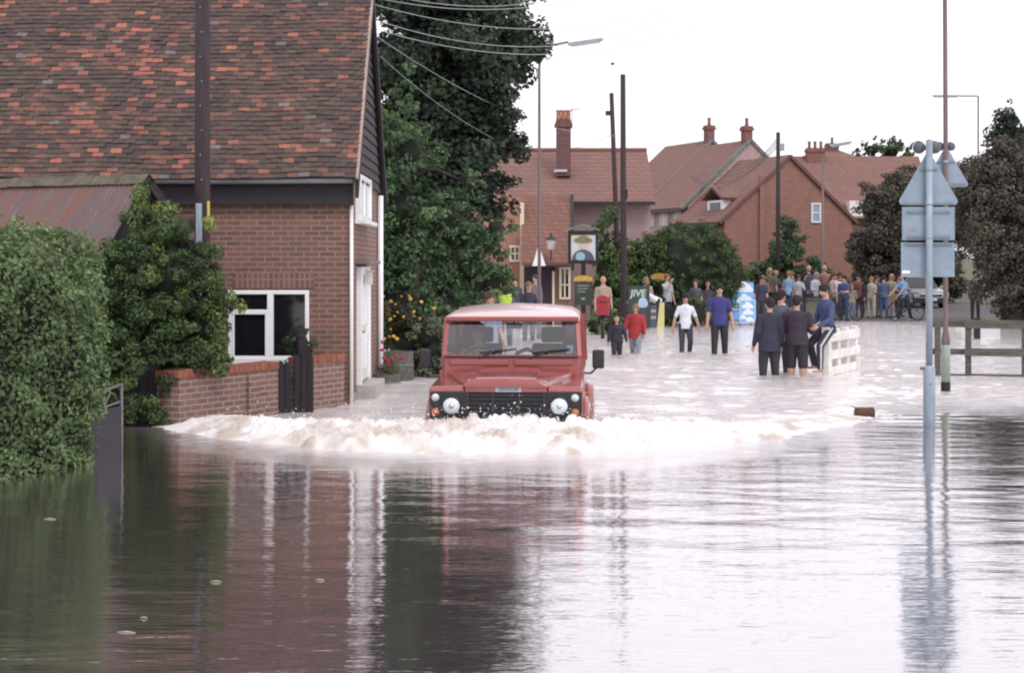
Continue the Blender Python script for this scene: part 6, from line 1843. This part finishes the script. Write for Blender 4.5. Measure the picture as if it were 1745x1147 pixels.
# signs at the flood edge
Yb_ = 55.0
jb = thing('notice_board', 'dark upright notice board lettered jive in pale green', 'board', (xp(1090, Yb_), Yb_, bed_z(Yb_)))
xj = lambda px: xp(px, Yb_) - xp(1090, Yb_)
m_ = MB(); m_.box(xj(1070), xj(1107), -.03, .03, .05, zb(487, Yb_)); m_.box(xj(1070), xj(1073), -.04, .06, -.05, zb(487, Yb_) + .02); m_.box(xj(1104), xj(1107), -.04, .06, -.05, zb(487, Yb_) + .02)
jo = m_.build('board', mat('dark_grey_board', (.045, .055, .06), .6, .25, 6), jb)
words(jo, 'JIVE', xj(1087), -.036, zb(500, Yb_), .30, mat('pale_green_lettering', (.46, .58, .5), .6, .1, 6), shear=.12)
m_ = MB(); m_.prism([(xj(1088) + .16 * math.cos(a), zb(518, Yb_) + .17 * math.sin(a) * (1 + .3 * math.sin(a))) for a in [2 * math.pi * k / 18 for k in range(18)]], lambda x, z: (x + .14, -.036, z), lambda x, z: (x + .14, -.03, z)); m_.build('blue_emblem', mat('pale_blue_paint', (.36, .52, .68), .6, .15, 7), jo)
yb = thing('advert_board', 'tall narrow pale yellow board with a dark listing board at its left', 'board', (xp(1126, 55.4), 55.4, bed_z(55.4)))
xj2 = lambda px: xp(px, 55.4) - xp(1126, 55.4)
m_ = MB(); m_.prism([(xj2(1119), 0), (xj2(1132), 0), (xj2(1132), zb(515, 55.4)), (xj2(1124), zb(516, 55.4))], lambda x, z: (x, -.02, z), lambda x, z: (x, .02, z)); m_.build('yellow_panel', mat('pale_yellow_board', (.62, .58, .25), .6, .12, 5), yb)
m_ = MB(); m_.box(xj2(1108), xj2(1118.5), -.02, .02, 0, zb(520, 55.4)); dk = m_.build('dark_panel', mat('slate_blue_board', (.09, .10, .14), .6, .2, 5), yb)
m_ = MB()
for py in (530, 541): m_.box(xj2(1109), xj2(1118), -.026, -.02, zb(py + 2.5, 55.4), zb(py - 2.5, 55.4))
m_.build('pale_band', mat('faded_strip', (.4, .36, .33), .6, .2, 9), dk)
oy = thing('oval_sign', 'ochre yellow oval sign on a post in front of the rounded hedge', 'sign', (xp(1124, 57.6), 57.6, 0))
m_ = MB(); m_.tube([(0, 0, -.1), (0, 0, zp(476, 57.6))], .03, 8); m_.build('post', M['darkwood'], oy, True)
m_ = MB(); m_.prism([(.3 * math.cos(a), zp(472, 57.6) + .13 * math.sin(a)) for a in [2 * math.pi * k / 24 for k in range(24)]], lambda x, z: (x, -.06, z), lambda x, z: (x, -.03, z)); m_.build('oval_panel', mat('ochre_sign', (.42, .26, .05), .6, .3, 9), oy)
M['skyblue'] = mat('sky_blue_poster', (.12, .34, .70), .5, .12, 2, col2=(.2, .45, .78))
M['cloudw'] = mat('poster_cloud_white', (.78, .82, .88), .5, .06, 5, col2=(.62, .72, .85))


def cloud(mb, cx, cz, w, y):
    h = w * .36
    pts = []
    for (ox, oz, r, a0, a1) in ((.42, .0, .16, -90, 80), (.22, .2, .22, 20, 110), (-.05, .36, .26, 20, 150), (-.3, .14, .2, 70, 190), (-.44, -.02, .14, 110, 270)):
        for k in range(6):
            a = R(a0 + (a1 - a0) * k / 5)
            pts.append((cx + (ox + r * math.cos(a)) * w, cz + (oz * 1.0 + r * math.sin(a)) * w * .8))
    mb.prism(pts, lambda x, z: (x, y, z), lambda x, z: (x, y - .004, z))


def cloudboard(label, px0, px1, py0, py1, Y, clouds, frame=None):
    t = thing('cloud_poster', label, 'poster board', (xp((px0 + px1) / 2, Y), Y, bed_z(Y)), 0, 'blue cloud poster boards')
    hw = (px1 - px0) / 2 * Y / F
    m_ = MB(); m_.box(-hw, hw, -.03, .03, max(zb(py1, Y), .0), zb(py0, Y)); b_ = m_.build('panel', M['skyblue'], t)
    for (cx_, py, w_) in clouds:
        m_ = MB(); cloud(m_, (cx_ - (px0 + px1) / 2) * Y / F, zb(py, Y), w_ * Y / F, -.031); m_.build('painted_cloud', M['cloudw'], b_)
    m_ = MB(); m_.bar((-hw * .8, .03, zb(py0, Y) - .1), (-hw * .8, .5, 0), .04, .04); m_.bar((hw * .8, .03, zb(py0, Y) - .1), (hw * .8, .5, 0), .04, .04); m_.build('stand', M['greywood'], t)
    if frame:
        m_ = MB(); z0_, z1_ = max(zb(py1, Y), 0), zb(py0, Y)
        m_.box(-hw - .03, hw + .03, -.04, .035, z1_, z1_ + .04); m_.box(-hw - .03, hw + .03, -.04, .035, z0_ - .03, z0_); m_.box(-hw - .03, -hw, -.04, .035, z0_, z1_); m_.box(hw, hw + .03, -.04, .035, z0_, z1_); m_.build('frame', frame, t)
    return t


cloudboard('taller blue poster board painted with white clouds', 1248, 1284, 481, 546, 58.6, [(1267, 494, 29), (1269, 513, 25), (1256, 526, 16)])
cloudboard('smaller framed blue cloud board standing in front of the taller one', 1262, 1286, 513, 549, 57.4, [(1274, 523, 18), (1275, 534, 17), (1266, 542, 12), (1278, 546, 13)], mat('pale_blue_frame', (.5, .62, .74), .5, .1, 6))
hu = thing('green_hurdle', 'low olive green panel barrier in front of the crowd', 'barrier', (xp(1386, 61.5), 61.5, bed_z(61.5)))
m_ = MB(); xh = lambda px: xp(px, 61.5) - xp(1386, 61.5)
m_.box(xh(1374), xh(1403), -.02, .02, .0, zb(514, 61.5)); m_.build('panel', mat('olive_board', (.12, .135, .08), .8, .25, 4), hu)
m_ = MB(); m_.box(xh(1373), xh(1404), -.035, .03, zb(516, 61.5), zb(513, 61.5)); m_.box(xh(1373), xh(1404), -.035, .03, zb(510, 61.5) - .02, zb(508, 61.5)); 
for px in (1374, 1403): m_.box(xh(px) - .03, xh(px) + .03, -.035, .035, -.02, zb(508, 61.5) + .02)
m_.build('frame', M['greywood'], hu)


def bicycle(label, px, Y, rz, col):
    t = thing('bicycle', label, 'bicycle', (xp(px, Y), Y, bed_z(Y)), rz, 'bicycles in the crowd')
    fm = cloth(col, 'frame_paint')
    for x in (-.52, .52):
        m_ = MB(); n = 24
        m_.tube([(x + .32 * math.cos(2 * math.pi * k / n), 0, .34 + .32 * math.sin(2 * math.pi * k / n)) for k in range(n + 1)], .02, 7, False); w_ = m_.build('wheel', M['rubber'], t, True)
        m_ = MB()
        for k in range(12): m_.tube([(x, 0, .34), (x + .31 * math.cos(math.pi * k / 6), 0, .34 + .31 * math.sin(math.pi * k / 6))], .003, 4)
        m_.build('spokes', M['galv'], w_)
    m_ = MB()
    A, B, Cc, D_ = Vector((-.52, 0, .34)), Vector((-.08, 0, .32)), Vector((-.2, 0, .82)), Vector((.36, 0, .84))
    for p0, p1 in ((A, B), (B, Cc), (A, Cc), (Cc, D_), (B, D_ - Vector((0, 0, .1))), (D_ + Vector((-.03, 0, .1)), Vector((.52, 0, .34)))): m_.tube([p0, p1], .018, 8)
    m_.build('frame', fm, t, True)
    m_ = MB(); m_.tube([(.36, -.28, .98), (.3, -.15, 1.0), (.33, 0, .98), (.3, .15, 1.0), (.36, .28, .98)], .014, 7); m_.tube([(.33, 0, .84), (.33, 0, .98)], .016, 7); m_.build('handlebar', M['black'], t, True)
    m_ = MB(); m_.ball((-.22, 0, .92), (.13, .06, .03)); m_.tube([(-.2, 0, .8), (-.22, 0, .92)], .014, 7); m_.build('saddle', M['black'], t, True)
    return t


bicycle('bicycle leaning among the crowd under the royal blue top', 1440, 62.2, R(25), (.06, .06, .08))
bicycle('bicycle of the light blue shirted cyclist at the crowd end', 1544, 62.1, R(28), (.05, .05, .06))
# parked pale car facing us on the dry road
car = thing('parked_car', 'pale parked saloon car with an open door, facing the flood', 'car', (xp(1586, 75), 75, bed_z(75)), R(4))
cp_ = mat('silver_white_paint', (.62, .63, .66), .3, .08, 5, coat=.6)
m_ = MB(); m_.prism([(0, .22), (0, .62), (.12, .74), (1.1, .86), (3.1, .9), (4.1, .86), (4.2, .3)], lambda y, z: (-.82, y, z), lambda y, z: (.82, y, z)); m_.build('body', cp_, car, bevel=.06, seg=3)
m_ = MB(); m_.prism([(1.0, .84), (1.75, 1.36), (2.9, 1.38), (3.5, .88)], lambda y, z: (-.70 if z < 1 else -.58, y, z), lambda y, z: (.70 if z < 1 else .58, y, z)); m_.build('cabin', cp_, car, bevel=.04)
m_ = MB(); m_.add([(-.66, 1.03, .885), (.66, 1.03, .885), (.54, 1.68, 1.325), (-.54, 1.68, 1.325)], [(0, 1, 2, 3)]); o = m_.build('windscreen', M['glassdark'], car); o.location = (0, -.012, .012)
m_ = MB(); m_.box(-.8, .8, -.08, .1, .24, .46); m_.box(-.5, .5, -.02, .02, .5, .6); m_.build('bumper', M['black'], car, bevel=.03)
m_ = MB(); Md = Matrix.Translation((-.8, 1.3, 0)) @ Matrix.Rotation(R(-48), 4, 'Z'); m_.box(-.03, .03, 0, 1.0, .3, .86, Md); m_.prism([(0, .86), (.35, 1.34), (.4, 1.34), (.1, .86)], lambda y, z: Md @ Vector((-.02, y, z)), lambda y, z: Md @ Vector((.02, y, z))); m_.box(-.02, .02, .9, 1.0, .86, 1.34, Md); m_.box(-.02, .02, .35, 1.0, 1.3, 1.35, Md); m_.build('door', cp_, car, bevel=.015)
m_ = MB(); m_.box(-.26, .26, -.09, -.08, .33, .44); m_.build('number_plate', M['white'], car)
for x in (-.63, .63):
    m_ = MB(); m_.box(x - .15, x + .15, -.03, .03, .52, .64); m_.build('headlight', lens, car, bevel=.02)
    m_ = MB(); m_.box(x * 1.42 - .09, x * 1.42 + .09, 1.2, 1.3, .86, .98); m_.build('door_mirror', cp_, car, bevel=.03)
    for y in (.8, 3.3):
        m_ = MB(); m_.lathe((x * 1.18, y, .3), [(.17, -.1), (.29, -.1), (.3, .0), (.29, .1), (.17, .1)], 18, 'x'); m_.build('wheel', M['rubber'], car, True)
# bird in the sky
bd = tag(MB().ball((0, 0, 0), (.06, .13, .05)).add([(-.3, .03, .06), (-.05, -.06, .02), (-.04, .08, .02), (.3, .03, .08), (.05, -.06, .02), (.04, .08, .02), (0, .12, 0), (-.04, .26, .01), (.04, .26, .01)], [(0, 1, 2), (3, 5, 4), (6, 7, 8)]).build('flying_bird', M['black']), 'small dark bird flying in the white sky above the poles', 'bird')
bd.location = W(1044, 108, 60)

# lettering becomes ordinary mesh
dg = bpy.context.evaluated_depsgraph_get()
for o in [o for o in SC.objects if o.type == 'FONT']:
    me = bpy.data.meshes.new_from_object(o.evaluated_get(dg), depsgraph=dg)
    n = bpy.data.objects.new(o.name, me); C.objects.link(n)
    n.parent = o.parent; n.location = o.location; n.rotation_euler = o.rotation_euler
    bpy.data.objects.remove(o)
print('faces', sum(len(o.data.polygons) for o in SC.objects if o.type == 'MESH'))
